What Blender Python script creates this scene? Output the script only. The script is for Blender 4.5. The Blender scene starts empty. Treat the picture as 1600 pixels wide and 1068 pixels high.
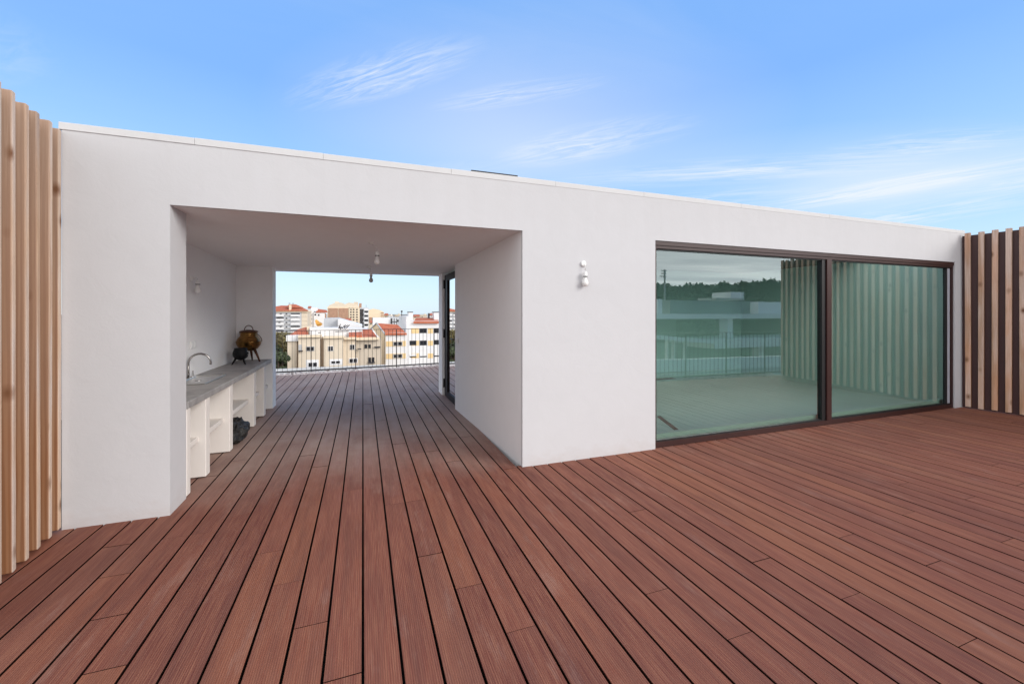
import bpy, bmesh, math, random
from mathutils import Vector, noise
random.seed(7)
PI = math.pi
scene = bpy.context.scene
COL = scene.collection

# ------------------------------------------------------------------ camera
F, CX, CY, H = 644.0, 800.0, 489.0, 1.43          # focal length in photo pixels, horizon row, eye height
YAW = math.atan(233 / F)
S_, C_ = math.sin(YAW), math.cos(YAW)
cam = bpy.data.cameras.new("camera")
cam.sensor_width = 36.0
cam.lens = 36.0 * F / 1600.0
cam.shift_y = (CY - 534.0) / 1600.0
cam.clip_start, cam.clip_end = 0.05, 20000
camo = bpy.data.objects.new("camera", cam)
COL.objects.link(camo)
camo.location = (0, 0, H)
camo.rotation_euler = (PI / 2, 0, -YAW)
scene.camera = camo


def at(px, py, Y):
    """real point that stands at world depth Y where the photograph shows (px, py)"""
    a, b = (px - CX) / F, -(py - CY) / F
    t = Y / (C_ - a * S_)
    return Vector(((S_ + a * C_) * t, Y, H + b * t))


GLASS_Y = 3.625


def mir(px, py, Y):
    """the same for what the photograph shows mirrored in the window"""
    v = at(px, py, Y)
    return Vector((v.x, 2 * GLASS_Y - v.y, v.z))


# ------------------------------------------------------------------ materials
def new_mat(name):
    m = bpy.data.materials.new(name)
    m.use_nodes = True
    nt = m.node_tree
    b = nt.nodes["Principled BSDF"]
    return m, nt, b


def N(nt, t, **kw):
    n = nt.nodes.new(t)
    for k, v in kw.items():
        if k in n.inputs:
            n.inputs[k].default_value = v
        else:
            setattr(n, k, v)
    return n


def coords(nt, scale=(1, 1, 1), rot=(0, 0, 0), kind="Object", loc=(0, 0, 0)):
    tc = N(nt, "ShaderNodeTexCoord")
    mp = N(nt, "ShaderNodeMapping")
    mp.inputs["Scale"].default_value = scale
    mp.inputs["Rotation"].default_value = rot
    mp.inputs["Location"].default_value = loc
    nt.links.new(tc.outputs[kind], mp.inputs["Vector"])
    return mp.outputs["Vector"]


def ramp(nt, src, stops):
    r = N(nt, "ShaderNodeValToRGB")
    el = r.color_ramp.elements
    while len(el) < len(stops):
        el.new(0.5)
    for e, (p, c) in zip(el, stops):
        e.position = p
        e.color = (c[0], c[1], c[2], 1) if not isinstance(c, (int, float)) else (c, c, c, 1)
    nt.links.new(src, r.inputs["Fac"])
    return r.outputs["Color"]


def mix(nt, fac, a, b, mode="MIX"):
    m = N(nt, "ShaderNodeMix", data_type="RGBA", blend_type=mode)
    for sock, v in ((m.inputs[0], fac), (m.inputs[6], a), (m.inputs[7], b)):
        if hasattr(v, "links") or hasattr(v, "is_linked"):
            nt.links.new(v, sock)
        elif isinstance(v, (int, float)):
            sock.default_value = v
        else:
            sock.default_value = (v[0], v[1], v[2], 1)
    return m.outputs[2]


def bump(nt, b, h, strength, dist=0.01):
    bp = N(nt, "ShaderNodeBump")
    bp.inputs["Strength"].default_value = strength
    bp.inputs["Distance"].default_value = dist
    nt.links.new(h, bp.inputs["Height"])
    nt.links.new(bp.outputs["Normal"], b.inputs["Normal"])
    return bp


def noise_tex(nt, vec, scale, detail=4, rough=0.55, dist=0.0):
    n = N(nt, "ShaderNodeTexNoise")
    n.inputs["Scale"].default_value = scale
    n.inputs["Detail"].default_value = detail
    n.inputs["Roughness"].default_value = rough
    n.inputs["Distortion"].default_value = dist
    nt.links.new(vec, n.inputs["Vector"])
    return n.outputs["Fac"]


def mth(nt, op, a, b=0.0):
    m = N(nt, "ShaderNodeMath", operation=op)
    for i, v in enumerate((a, b)):
        if hasattr(v, "is_linked"):
            nt.links.new(v, m.inputs[i])
        else:
            m.inputs[i].default_value = v
    return m.outputs[0]


def simple(name, c, rough=0.6, var=0.15, scale=3.0, metal=0.0, bmp=0.0, spec=0.4):
    m, nt, b = new_mat(name)
    v = coords(nt)
    n = noise_tex(nt, v, scale, 5)
    lo = tuple(x * (1 - var) for x in c)
    hi = tuple(min(1, x * (1 + var)) for x in c)
    nt.links.new(ramp(nt, n, [(0.3, lo), (0.7, hi)]), b.inputs["Base Color"])
    b.inputs["Roughness"].default_value = rough
    b.inputs["Metallic"].default_value = metal
    b.inputs["Specular IOR Level"].default_value = spec
    if bmp:
        bump(nt, b, n, bmp)
    return m


def plaster(name, c, dirt=0.06, wear=False):
    m, nt, b = new_mat(name)
    v = coords(nt)
    big = noise_tex(nt, v, 0.9, 4)
    fine = noise_tex(nt, v, 55, 6, 0.65)
    mid = noise_tex(nt, v, 5.5, 6, 0.6, 0.6)
    lo = tuple(x * (1 - dirt) for x in c)
    base = ramp(nt, big, [(0.35, lo), (0.65, c)])
    base = mix(nt, 0.5, base, ramp(nt, mid, [(0.32, tuple(x * 0.965 for x in c)), (0.6, c)]))
    if wear:
        sz = N(nt, "ShaderNodeSeparateXYZ")
        tcw = N(nt, "ShaderNodeNewGeometry")
        nt.links.new(tcw.outputs["Position"], sz.inputs[0])
        run = noise_tex(nt, coords(nt, (9, 9, 0.5)), 1.0, 6, 0.6)          # rain runs below the coping
        mk = N(nt, "ShaderNodeMapRange", clamp=True)
        nt.links.new(mth(nt, "ADD", sz.outputs[2], mth(nt, "MULTIPLY", run, 0.9)), mk.inputs[0])
        for k, x in ((1, 2.55), (2, 3.25), (3, 0.0), (4, 0.16)):
            mk.inputs[k].default_value = x
        base = mix(nt, mk.outputs[0], base, (0.42, 0.39, 0.37))
        spl = noise_tex(nt, coords(nt, (3, 3, 7)), 2.5, 7, 0.7)            # splashed dirt along the deck
        mk2 = N(nt, "ShaderNodeMapRange", clamp=True)
        nt.links.new(mth(nt, "SUBTRACT", mth(nt, "MULTIPLY", spl, 0.42), sz.outputs[2]), mk2.inputs[0])
        for k, x in ((1, 0.08), (2, 0.26), (3, 0.0), (4, 0.30)):
            mk2.inputs[k].default_value = x
        base = mix(nt, mk2.outputs[0], base, (0.45, 0.37, 0.335))
    nt.links.new(base, b.inputs["Base Color"])
    b.inputs["Roughness"].default_value = 0.82
    b.inputs["Specular IOR Level"].default_value = 0.25
    h = mth(nt, "ADD", mth(nt, "MULTIPLY", fine, 0.25), mid)
    bump(nt, b, h, 0.34, 0.007)
    return m


def deck_mat():
    m, nt, b = new_mat("decking")
    v = coords(nt)
    at_ = N(nt, "ShaderNodeVertexColor", layer_name="plank")
    sep = N(nt, "ShaderNodeSeparateColor")
    nt.links.new(at_.outputs["Color"], sep.inputs[0])
    tone = ramp(nt, sep.outputs[0], [(0.0, (0.156, 0.045, 0.033)), (0.35, (0.198, 0.060, 0.041)),
                                     (0.6, (0.220, 0.068, 0.044)), (0.85, (0.248, 0.085, 0.047)), (1.0, (0.186, 0.066, 0.053))])
    # grain, long along the board; every board shifts it by its own amount
    comb = N(nt, "ShaderNodeCombineXYZ")
    nt.links.new(mth(nt, "MULTIPLY", sep.outputs[1], 37.0), comb.inputs[1])
    add = N(nt, "ShaderNodeVectorMath", operation="ADD")
    nt.links.new(v, add.inputs[0])
    nt.links.new(comb.outputs[0], add.inputs[1])
    mp = N(nt, "ShaderNodeMapping")
    mp.inputs["Scale"].default_value = (170, 4.5, 20)
    nt.links.new(add.outputs[0], mp.inputs["Vector"])
    grain = noise_tex(nt, mp.outputs[0], 1.0, 5, 0.6)
    mp2 = N(nt, "ShaderNodeMapping")
    mp2.inputs["Scale"].default_value = (14, 1.3, 5)
    nt.links.new(add.outputs[0], mp2.inputs["Vector"])
    patch = noise_tex(nt, mp2.outputs[0], 1.0, 4, 0.6)
    c = mix(nt, ramp(nt, grain, [(0.38, 0.0), (0.72, 0.85)]), tone, (0.325, 0.138, 0.084))
    c = mix(nt, ramp(nt, patch, [(0.42, 0.0), (0.72, 0.55)]), c, (0.118, 0.046, 0.040))
    # pale scuffs, then dust mixed with painted sheen
    sc = noise_tex(nt, coords(nt, (9, 1.6, 1)), 1.0, 8, 0.72)
    c = mix(nt, ramp(nt, sc, [(0.56, 0.0), (0.80, 0.42)]), c, (0.42, 0.29, 0.24))
    dust_sheen = noise_tex(nt, coords(nt, (1.0, 0.55, 1)), 1.5, 6, 0.65)
    sy = N(nt, "ShaderNodeSeparateXYZ")
    nt.links.new(v, sy.inputs[0])
    inside = N(nt, "ShaderNodeMapRange", clamp=True)            # foot dust plus painted sky sheen, lifting the shaded passage boards
    nt.links.new(mth(nt, "ADD", sy.outputs[1], mth(nt, "MULTIPLY", dust_sheen, 1.8)), inside.inputs[0])
    for k, x in ((1, 4.4), (2, 6.1), (3, 0.03), (4, 0.80)):
        inside.inputs[k].default_value = x
    c = mix(nt, mth(nt, "MULTIPLY", inside.outputs[0], ramp(nt, dust_sheen, [(0.3, 0.55), (0.65, 1.0)])), c, (0.47, 0.365, 0.31))
    # dark dirt in the milled ridges
    w = N(nt, "ShaderNodeTexWave", wave_type="BANDS", bands_direction="X", wave_profile="SIN")
    w.inputs["Scale"].default_value = 34.0
    w.inputs["Distortion"].default_value = 0.9
    w.inputs["Detail"].default_value = 1.0
    w.inputs["Detail Scale"].default_value = 0.4
    nt.links.new(v, w.inputs["Vector"])
    c = mix(nt, ramp(nt, w.outputs["Fac"], [(0.05, 0.28), (0.42, 0.0)]), c, (0.06, 0.024, 0.019))
    nt.links.new(c, b.inputs["Base Color"])
    nt.links.new(ramp(nt, patch, [(0.3, 0.50), (0.7, 0.68)]), b.inputs["Roughness"])
    b.inputs["Specular IOR Level"].default_value = 0.12
    h = mth(nt, "ADD", w.outputs["Fac"], mth(nt, "MULTIPLY", grain, 0.5))
    bump(nt, b, h, 0.35, 0.004)
    return m


def pine(name, edge_tan=(0.60, 0.43, 0.30), edge_grey=(0.57, 0.485, 0.425)):
    m, nt, b = new_mat(name)
    oi = N(nt, "ShaderNodeObjectInfo")
    tc = N(nt, "ShaderNodeTexCoord")
    comb = N(nt, "ShaderNodeCombineXYZ")
    nt.links.new(mth(nt, "MULTIPLY", oi.outputs["Random"], 91.0), comb.inputs[2])
    nt.links.new(mth(nt, "MULTIPLY", oi.outputs["Random"], 17.0), comb.inputs[0])
    add = N(nt, "ShaderNodeVectorMath", operation="ADD")
    nt.links.new(tc.outputs["Object"], add.inputs[0])
    nt.links.new(comb.outputs[0], add.inputs[1])

    def mp(s):
        q = N(nt, "ShaderNodeMapping")
        q.inputs["Scale"].default_value = s
        nt.links.new(add.outputs[0], q.inputs["Vector"])
        return q.outputs[0]
    vor = N(nt, "ShaderNodeTexVoronoi", feature="F1")
    vor.inputs["Scale"].default_value = 1.0
    nt.links.new(mp((6, 6, 3.6)), vor.inputs["Vector"])
    wv = N(nt, "ShaderNodeTexWave", wave_type="BANDS", bands_direction="X")
    wv.inputs["Scale"].default_value = 13
    wv.inputs["Distortion"].default_value = 7
    wv.inputs["Detail"].default_value = 3
    wv.inputs["Detail Scale"].default_value = 0.8
    nt.links.new(mp((1, 1, 0.06)), wv.inputs["Vector"])
    big = noise_tex(nt, mp((3, 3, 0.9)), 1.0, 4, 0.6)
    fib = noise_tex(nt, mp((170, 170, 4)), 1.0, 4, 0.6)
    ge = N(nt, "ShaderNodeNewGeometry")
    gx = N(nt, "ShaderNodeSeparateXYZ")
    nt.links.new(ge.outputs["Normal"], gx.inputs[0])
    out = ramp(nt, mth(nt, "ABSOLUTE", gx.outputs[0]), [(0.35, 0.0), (0.9, 1.0)])      # outer edges weathered grey, and painted as lit against shaded sides
    raw = mix(nt, oi.outputs["Random"], (0.265, 0.115, 0.05), (0.35, 0.185, 0.098))  # darker sides: shade between the boards put into the colour
    c = mix(nt, ramp(nt, wv.outputs["Fac"], [(0.25, 0.0), (0.80, 0.85)]), raw, (0.215, 0.085, 0.034))
    sz = N(nt, "ShaderNodeSeparateXYZ")
    nt.links.new(tc.outputs["Object"], sz.inputs[0])
    bl = N(nt, "ShaderNodeMapRange", clamp=True)          # higher up the boards turn paler
    nt.links.new(mth(nt, "ADD", sz.outputs[2], big), bl.inputs[0])
    for k, x in ((1, 1.0), (2, 3.0), (3, 0.0), (4, 0.6)):
        bl.inputs[k].default_value = x
    c = mix(nt, bl.outputs[0], c, (0.44, 0.335, 0.265))
    edge = mix(nt, ramp(nt, big, [(0.34, 0.0), (0.60, 1.0)]), edge_tan, edge_grey)
    edge = mix(nt, ramp(nt, wv.outputs["Fac"], [(0.4, 0.0), (0.9, 0.5)]), edge, (0.36, 0.20, 0.11))
    c = mix(nt, out, c, edge)
    c = mix(nt, ramp(nt, fib, [(0.35, 0.32), (0.6, 0.0)]), c, (0.26, 0.15, 0.09))
    knot = ramp(nt, vor.outputs["Distance"], [(0.05, 1.0), (0.11, 0.55), (0.21, 0.0)])
    c = mix(nt, knot, c, (0.17, 0.075, 0.035))
    tone = noise_tex(nt, mp((1.2, 1.2, 0.22)), 1.0, 3, 0.5)
    c = mix(nt, 1.0, c, ramp(nt, tone, [(0.32, (0.72, 0.66, 0.60)), (0.5, (1.0, 1.0, 1.0)), (0.68, (1.12, 1.10, 1.08))]), "MULTIPLY")
    nt.links.new(c, b.inputs["Base Color"])
    b.inputs["Roughness"].default_value = 0.72
    b.inputs["Specular IOR Level"].default_value = 0.3
    bump(nt, b, fib, 0.15, 0.004)
    return m


def glass_mat(name, tint, refl, base=0.16, gtint=(1, 1, 1)):
    """architectural pane: mirror share rising at grazing angles, the rest seen through tinted glass"""
    m = bpy.data.materials.new(name)
    m.use_nodes = True
    nt = m.node_tree
    nt.nodes.clear()
    out = N(nt, "ShaderNodeOutputMaterial")
    tr = N(nt, "ShaderNodeBsdfTransparent")
    tr.inputs["Color"].default_value = (*tint, 1)
    gl = N(nt, "ShaderNodeBsdfGlossy")
    gl.inputs["Color"].default_value = (*gtint, 1)
    gl.inputs["Roughness"].default_value = 0.006
    lw = N(nt, "ShaderNodeFresnel")
    lw.inputs["IOR"].default_value = 1.5
    n = noise_tex(nt, coords(nt, (0.5, 0.5, 0.5)), 1.0, 1)      # float glass is never quite flat
    bp = N(nt, "ShaderNodeBump")
    bp.inputs["Strength"].default_value = 0.03
    bp.inputs["Distance"].default_value = 0.05
    nt.links.new(n, bp.inputs["Height"])
    nt.links.new(bp.outputs["Normal"], gl.inputs["Normal"])
    fac = mth(nt, "ADD", mth(nt, "MULTIPLY", lw.outputs[0], refl), base)
    mx = N(nt, "ShaderNodeMixShader")
    nt.links.new(fac, mx.inputs[0])
    nt.links.new(tr.outputs[0], mx.inputs[1])
    nt.links.new(gl.outputs[0], mx.inputs[2])
    nt.links.new(mx.outputs[0], out.inputs[0])
    return m


def tile_mat():
    m, nt, b = new_mat("roof_tiles")
    v = coords(nt)
    w = N(nt, "ShaderNodeTexWave", wave_type="BANDS", bands_direction="X")
    w.inputs["Scale"].default_value = 1.1
    nt.links.new(v, w.inputs["Vector"])
    n = noise_tex(nt, v, 0.8, 6, 0.7)
    c = ramp(nt, n, [(0.3, (0.36, 0.085, 0.035)), (0.5, (0.47, 0.125, 0.055)), (0.72, (0.56, 0.20, 0.11))])
    c = mix(nt, ramp(nt, w.outputs["Fac"], [(0.1, 0.35), (0.5, 0.0)]), c, (0.24, 0.06, 0.03))
    nt.links.new(c, b.inputs["Base Color"])
    b.inputs["Roughness"].default_value = 0.8
    return m


def leaf_mat(name, c1, c2):
    m, nt, b = new_mat(name)
    at_ = N(nt, "ShaderNodeVertexColor", layer_name="leaf")
    sep = N(nt, "ShaderNodeSeparateColor")
    nt.links.new(at_.outputs["Color"], sep.inputs[0])
    nt.links.new(ramp(nt, sep.outputs[0], [(0, c1), (1, c2)]), b.inputs["Base Color"])
    b.inputs["Roughness"].default_value = 0.6
    return m


M = dict(
    wall=plaster("white_render", (0.575, 0.567, 0.577), 0.05, True),  # facade copy of the paint, darker so exposure can lift the passage
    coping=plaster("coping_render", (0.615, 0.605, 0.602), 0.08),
    inner=plaster("white_render_lifted", (0.87, 0.855, 0.845), 0.03),  # same paint as the facade, made lighter to lift the shaded passage
    deck=deck_mat(),
    pine=pine("weathered_lit_pine"),
    pine_r=pine("greyed_pine", (0.64, 0.345, 0.215), (0.66, 0.50, 0.42)),
    panel=simple("brown_panel", (0.060, 0.024, 0.023), 0.5, 0.12, 1.2),
    frame=simple("brown_frame", (0.040, 0.015, 0.013), 0.42, 0.1, 2.0, spec=0.35),
    door_paint=simple("dark_door_paint", (0.020, 0.011, 0.011), 0.6, 0.1, 2.0, spec=0.2),
    gasket=simple("black_gasket", (0.008, 0.007, 0.008), 0.5, 0.1),
    alu=simple("grey_channel", (0.42, 0.43, 0.48), 0.35, 0.08),
    glass=glass_mat("green_glass", (0.645, 0.90, 0.785), 1.0, 0.16, (0.88, 0.98, 0.96)),
    door_glass=glass_mat("door_glass", (0.45, 0.5, 0.48), 1.1, 0.30),
    concrete=simple("poured_concrete", (0.30, 0.284, 0.275), 0.55, 0.25, 7.0, bmp=0.15),
    partition=plaster("cream_render", (0.74, 0.69, 0.645), 0.08),
    steel=simple("brushed_steel", (0.62, 0.60, 0.58), 0.28, 0.06, 30, metal=1.0),
    chrome=simple("dark_chrome", (0.36, 0.34, 0.33), 0.2, 0.05, 20, metal=1.0),
    plastic=simple("white_plastic", (0.80, 0.79, 0.77), 0.4, 0.03),
    cord=simple("white_cord", (0.62, 0.60, 0.58), 0.5, 0.03),
    bulb=simple("frosted_bulb", (0.82, 0.80, 0.77), 0.25, 0.03),
    brass=simple("aged_brass", (0.25, 0.13, 0.04), 0.27, 0.65, 9.0, metal=1.0),
    iron=simple("black_iron", (0.007, 0.007, 0.008), 0.6, 0.3, 20, spec=0.2),
    dark_brass=simple("tarnished_brass", (0.12, 0.055, 0.035), 0.4, 0.3, 12, metal=0.8),
    rail=simple("dark_rail", (0.035, 0.026, 0.026), 0.5, 0.15),
    slab=simple("roof_membrane", (0.20, 0.19, 0.185), 0.85, 0.15),
    deck_edge=simple("shaded_board_edge", (0.020, 0.007, 0.005), 0.9, 0.2, 8, spec=0.1),  # near-black board sides: shade of the gaps put into the colour
    sub=simple("deck_underside", (0.012, 0.009, 0.008), 0.9, 0.1),
    pebble=simple("pale_pebbles", (0.66, 0.585, 0.56), 0.8, 0.25, 9),
    floor=simple("room_floor", (0.70, 0.755, 0.735), 0.55, 0.05, 0.8),
    room=simple("room_paint", (0.72, 0.77, 0.735), 0.8, 0.04, 0.8),
    tiles=tile_mat(),
    beige=plaster("town_beige", (0.69, 0.585, 0.455), 0.08),
    tanw=plaster("town_tan", (0.57, 0.485, 0.385), 0.08),
    white=plaster("town_white", (0.77, 0.755, 0.75), 0.08),
    cream=plaster("town_cream", (0.76, 0.63, 0.46), 0.08),
    yellow=plaster("town_yellow", (0.80, 0.58, 0.30), 0.08),
    brick=simple("town_brick", (0.40, 0.235, 0.155), 0.85, 0.12, 0.6),
    peach=plaster("town_peach", (0.86, 0.66, 0.43), 0.05),
    villa=plaster("villa_white", (0.88, 0.875, 0.87), 0.04),
    greyw=plaster("town_grey", (0.52, 0.53, 0.55), 0.1),
    dkwin=simple("dark_pane", (0.018, 0.018, 0.02), 0.15, 0.3, 1.0, spec=0.6),
    shutter=simple("pale_shutter", (0.45, 0.44, 0.43), 0.6, 0.1),
    metal_d=simple("dark_metalwork", (0.05, 0.045, 0.045), 0.6, 0.2),
    awning=simple("orange_awning", (0.74, 0.36, 0.07), 0.7, 0.1),
    dkroof=simple("grey_roofing", (0.27, 0.30, 0.29), 0.7, 0.12, 0.5),
    bark=simple("bark", (0.07, 0.05, 0.035), 0.9, 0.3, 8),
    leaf=leaf_mat("leaves", (0.022, 0.036, 0.014), (0.085, 0.105, 0.045)),
    leaf_o=leaf_mat("olive_leaves", (0.075, 0.058, 0.018), (0.16, 0.13, 0.045)),
    leaf_d=leaf_mat("wood_leaves", (0.018, 0.034, 0.016), (0.055, 0.075, 0.035)),
    earth=simple("town_ground", (0.23, 0.21, 0.185), 0.95, 0.3, 0.05),
    grass=simple("dry_grass", (0.15, 0.115, 0.04), 0.95, 0.4, 0.25),
    hill=simple("wooded_soil", (0.06, 0.065, 0.035), 0.95, 0.3, 0.05),
    beige_hill=simple("far_hill", (0.46, 0.43, 0.385), 0.95, 0.1, 0.01),  # beige-grey colour of the far hills themselves
)


# crumpled plastic
def sack_mat():
    m, nt, b = new_mat("crumpled_plastic")
    v = coords(nt)
    n = noise_tex(nt, coords(nt, (1, 1, 2.2)), 11, 7, 0.62, 1.6)
    nt.links.new(ramp(nt, n, [(0.50, (0.010, 0.009, 0.009)), (0.63, (0.03, 0.028, 0.026)), (0.72, (0.22, 0.205, 0.19))]), b.inputs["Base Color"])
    b.inputs["Roughness"].default_value = 0.45
    bump(nt, b, n, 0.9, 0.03)
    return m


M["sack"] = sack_mat()


# ------------------------------------------------------------------ objects
def tag(o, label=None, cat=None, group=None, kind=None):
    for k, v in (("label", label), ("category", cat), ("group", group), ("kind", kind)):
        if v:
            o[k] = v
    return o


def thing(name, label, cat, loc=(0, 0, 0), rz=0, group=None):
    o = bpy.data.objects.new(name, None)
    o.empty_display_size = 0.2
    COL.objects.link(o)
    o.location = loc
    o.rotation_euler = (0, 0, rz)
    return tag(o, label, cat, group)


class MB:
    """collects welded shapes for ONE mesh"""

    def __init__(s):
        s.v, s.f = [], []

    def add(s, vs, fs):
        n = len(s.v)
        s.v += [Vector(p) for p in vs]
        s.f += [tuple(i + n for i in f) for f in fs]
        return s

    def box(s, x0, x1, y0, y1, z0, z1):
        return s.hexa([(x0, y0), (x1, y0), (x1, y1), (x0, y1)], z0, z1)

    def hexa(s, poly, z0, z1):
        return s.prism([(x, y, z0) for x, y in poly], [(x, y, z1) for x, y in poly])

    def prism(s, lo, hi):
        """solid between two matching rings (lo is the ring seen from above, counter-clockwise)"""
        n = len(lo)
        fs = [tuple(reversed(range(n))), tuple(range(n, 2 * n))]
        fs += [(i, (i + 1) % n, n + (i + 1) % n, n + i) for i in range(n)]
        return s.add(list(lo) + list(hi), fs)

    def tube(s, pts, r, n=8, cap=True):
        pts = [Vector(p) for p in pts]
        rs = r if isinstance(r, (list, tuple)) else [r] * len(pts)
        vs, fs = [], []
        up = None
        for i, p in enumerate(pts):
            d = (pts[min(i + 1, len(pts) - 1)] - pts[max(i - 1, 0)]).normalized()
            if up is None:
                up = Vector((0, 0, 1)) if abs(d.z) < 0.9 else Vector((1, 0, 0))
            a = d.cross(up).normalized()
            up = a.cross(d).normalized()
            for k in range(n):
                t = 2 * PI * k / n
                vs.append(p + (a * math.cos(t) + up * math.sin(t)) * rs[i])
        for i in range(len(pts) - 1):
            for k in range(n):
                fs.append((i * n + k, i * n + (k + 1) % n, (i + 1) * n + (k + 1) % n, (i + 1) * n + k))
        if cap:
            fs += [tuple(reversed(range(n))), tuple(range((len(pts) - 1) * n, len(pts) * n))]
        return s.add(vs, fs)

    def lathe(s, prof, c=(0, 0, 0), n=24, axis=Vector((0, 0, 1))):
        """profile of (radius, height) turned about an axis through c"""
        axis = Vector(axis).normalized()
        q = Vector((0, 0, 1)).rotation_difference(axis)
        vs, fs = [], []
        for r, h in prof:
            for k in range(n):
                t = 2 * PI * k / n
                vs.append(Vector(c) + q @ Vector((r * math.cos(t), r * math.sin(t), h)))
        for i in range(len(prof) - 1):
            for k in range(n):
                fs.append((i * n + k, i * n + (k + 1) % n, (i + 1) * n + (k + 1) % n, (i + 1) * n + k))
        fs += [tuple(reversed(range(n))), tuple(range((len(prof) - 1) * n, len(prof) * n))]
        return s.add(vs, fs)

    def build(s, name, m, parent=None, smooth=False, bevel=0.0, org=None, seg=2):
        me = bpy.data.meshes.new(name)
        vs = s.v
        o = bpy.data.objects.new(name, me)
        off = Vector((0, 0, 0))
        if parent is not None:
            off = Vector(parent.location)
            if parent.parent is not None:
                off = off + Vector(parent.parent.location)
        if org is not None:
            o.location = Vector(org) - off
            vs = [v - Vector(org) for v in vs]
        else:
            vs = [v - off for v in vs]
        me.from_pydata([tuple(v) for v in vs], [], s.f)
        bm = bmesh.new()
        bm.from_mesh(me)
        bmesh.ops.remove_doubles(bm, verts=bm.verts, dist=1e-5)
        bmesh.ops.recalc_face_normals(bm, faces=bm.faces)
        bm.to_mesh(me)
        bm.free()
        me.materials.append(m)
        if smooth:
            for p in me.polygons:
                p.use_smooth = True
        COL.objects.link(o)
        if parent is not None:
            o.parent = parent
        if bevel:
            md = o.modifiers.new("bevel", "BEVEL")
            md.width, md.segments, md.limit_method = bevel, seg, "ANGLE"
        return o


def box(name, m, parent, x0, x1, y0, y1, z0, z1, bevel=0.0, **k):
    return MB().box(x0, x1, y0, y1, z0, z1).build(name, m, parent, bevel=bevel, **k)


def struct(name, mb, m, **k):
    o = mb.build(name, m, None, **k)
    o["kind"] = "structure"
    return o


def grid_wall(xs, zs, solid, y0, y1):
    """wall plate with openings: only outer faces, welded, straight butted"""
    mb = MB()
    nx, nz = len(xs) - 1, len(zs) - 1
    S = lambda i, k: 0 <= i < nx and 0 <= k < nz and solid(i, k)
    for i in range(nx):
        for k in range(nz):
            if not S(i, k):
                continue
            a, b, c, d = xs[i], xs[i + 1], zs[k], zs[k + 1]
            mb.add([(a, y0, c), (b, y0, c), (b, y0, d), (a, y0, d)], [(0, 1, 2, 3)])
            mb.add([(a, y1, c), (b, y1, c), (b, y1, d), (a, y1, d)], [(3, 2, 1, 0)])
            if not S(i - 1, k):
                mb.add([(a, y0, c), (a, y1, c), (a, y1, d), (a, y0, d)], [(3, 2, 1, 0)])
            if not S(i + 1, k):
                mb.add([(b, y0, c), (b, y1, c), (b, y1, d), (b, y0, d)], [(0, 1, 2, 3)])
            if not S(i, k - 1):
                mb.add([(a, y0, c), (b, y0, c), (b, y1, c), (a, y1, c)], [(3, 2, 1, 0)])
            if not S(i, k + 1):
                mb.add([(a, y0, d), (b, y0, d), (b, y1, d), (a, y1, d)], [(0, 1, 2, 3)])
    return mb


# ------------------------------------------------------------------ deck
FY = 3.57                                   # facade plane
front_edge = lambda x: -0.32 + 0.085 * x    # deck edge behind the photographer
back_edge = lambda x: 10.68 + 0.118 * (x + 1.87)
right_line = lambda y: 8.54 + 0.15 * (3.55 - y)
left_line = lambda y: -1.866 + 0.146 * (3.57 - y)

JOINTS = {-10: [3.213], -9: [2.854], -8: [2.473], -7: [2.113], -4: [2.816, 4.602], -3: [2.463, 4.227], -2: [2.093], -1: [1.749],
          2: [2.462], 3: [2.108], 4: [1.742], 12: [2.5], 9: [1.741], 10: [1.377], 14: [1.756], 15: [1.379], 20: [1.399],
          16: [1.011], 19: [1.76], 24: [1.807], 29: [1.795], 25: [1.382], 28: [2.138], 34: [1.794], -6: [5.297]}
P = 0.15
verts, faces, cols, edge_faces = [], [], [], []


def plank(x0, x1, ya, yb, yc, yd):
    """one board: ya/yb near end at x0/x1, yc/yd far end"""
    ch, g = 0.0015, 0.0056
    x0 += g
    x1 -= g
    n = len(verts)
    sec = [(x0, -0.024), (x0, -ch), (x0 + ch, 0), (x1 - ch, 0), (x1, -ch), (x1, -0.024)]
    dz = random.uniform(-0.0012, 0.0008)
    for (e0, e1) in ((ya, yb), (yc, yd)):
        for x, z in sec:
            t = (x - x0) / (x1 - x0)
            verts.append((x, e0 * (1 - t) + e1 * t, z + dz))
    fs = [(n + i, n + i + 1, n + 7 + i, n + 6 + i) for i in range(5)]
    fs += [tuple(n + i for i in range(5, -1, -1)), tuple(n + 6 + i for i in range(6))]
    faces.extend(fs)
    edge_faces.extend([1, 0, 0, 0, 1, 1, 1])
    cols.extend([(random.random(), random.random(), 0, 1)] * len(fs))


def row(i, y0a, y0b, y1a, y1b, joints):
    cuts = sorted(j for j in joints if max(y0a, y0b) + 0.12 < j < min(y1a, y1b) - 0.12)
    e = (y0a, y0b)
    for j in cuts:
        plank(i * P, (i + 1) * P, e[0], e[1], j - 0.0018, j - 0.0018)
        e = (j + 0.0018, j + 0.0018)
    plank(i * P, (i + 1) * P, e[0], e[1], y1a, y1b)


def rnd_joints(i, lo, hi):
    out = []
    y = lo + random.uniform(0.3, 2.6)
    while y < hi:
        out.append(1.38 + 0.3655 * round((y - 1.38) / 0.3655))
        y += random.choice((1.46, 1.83, 2.19, 2.56, 2.92))
    return out


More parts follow.
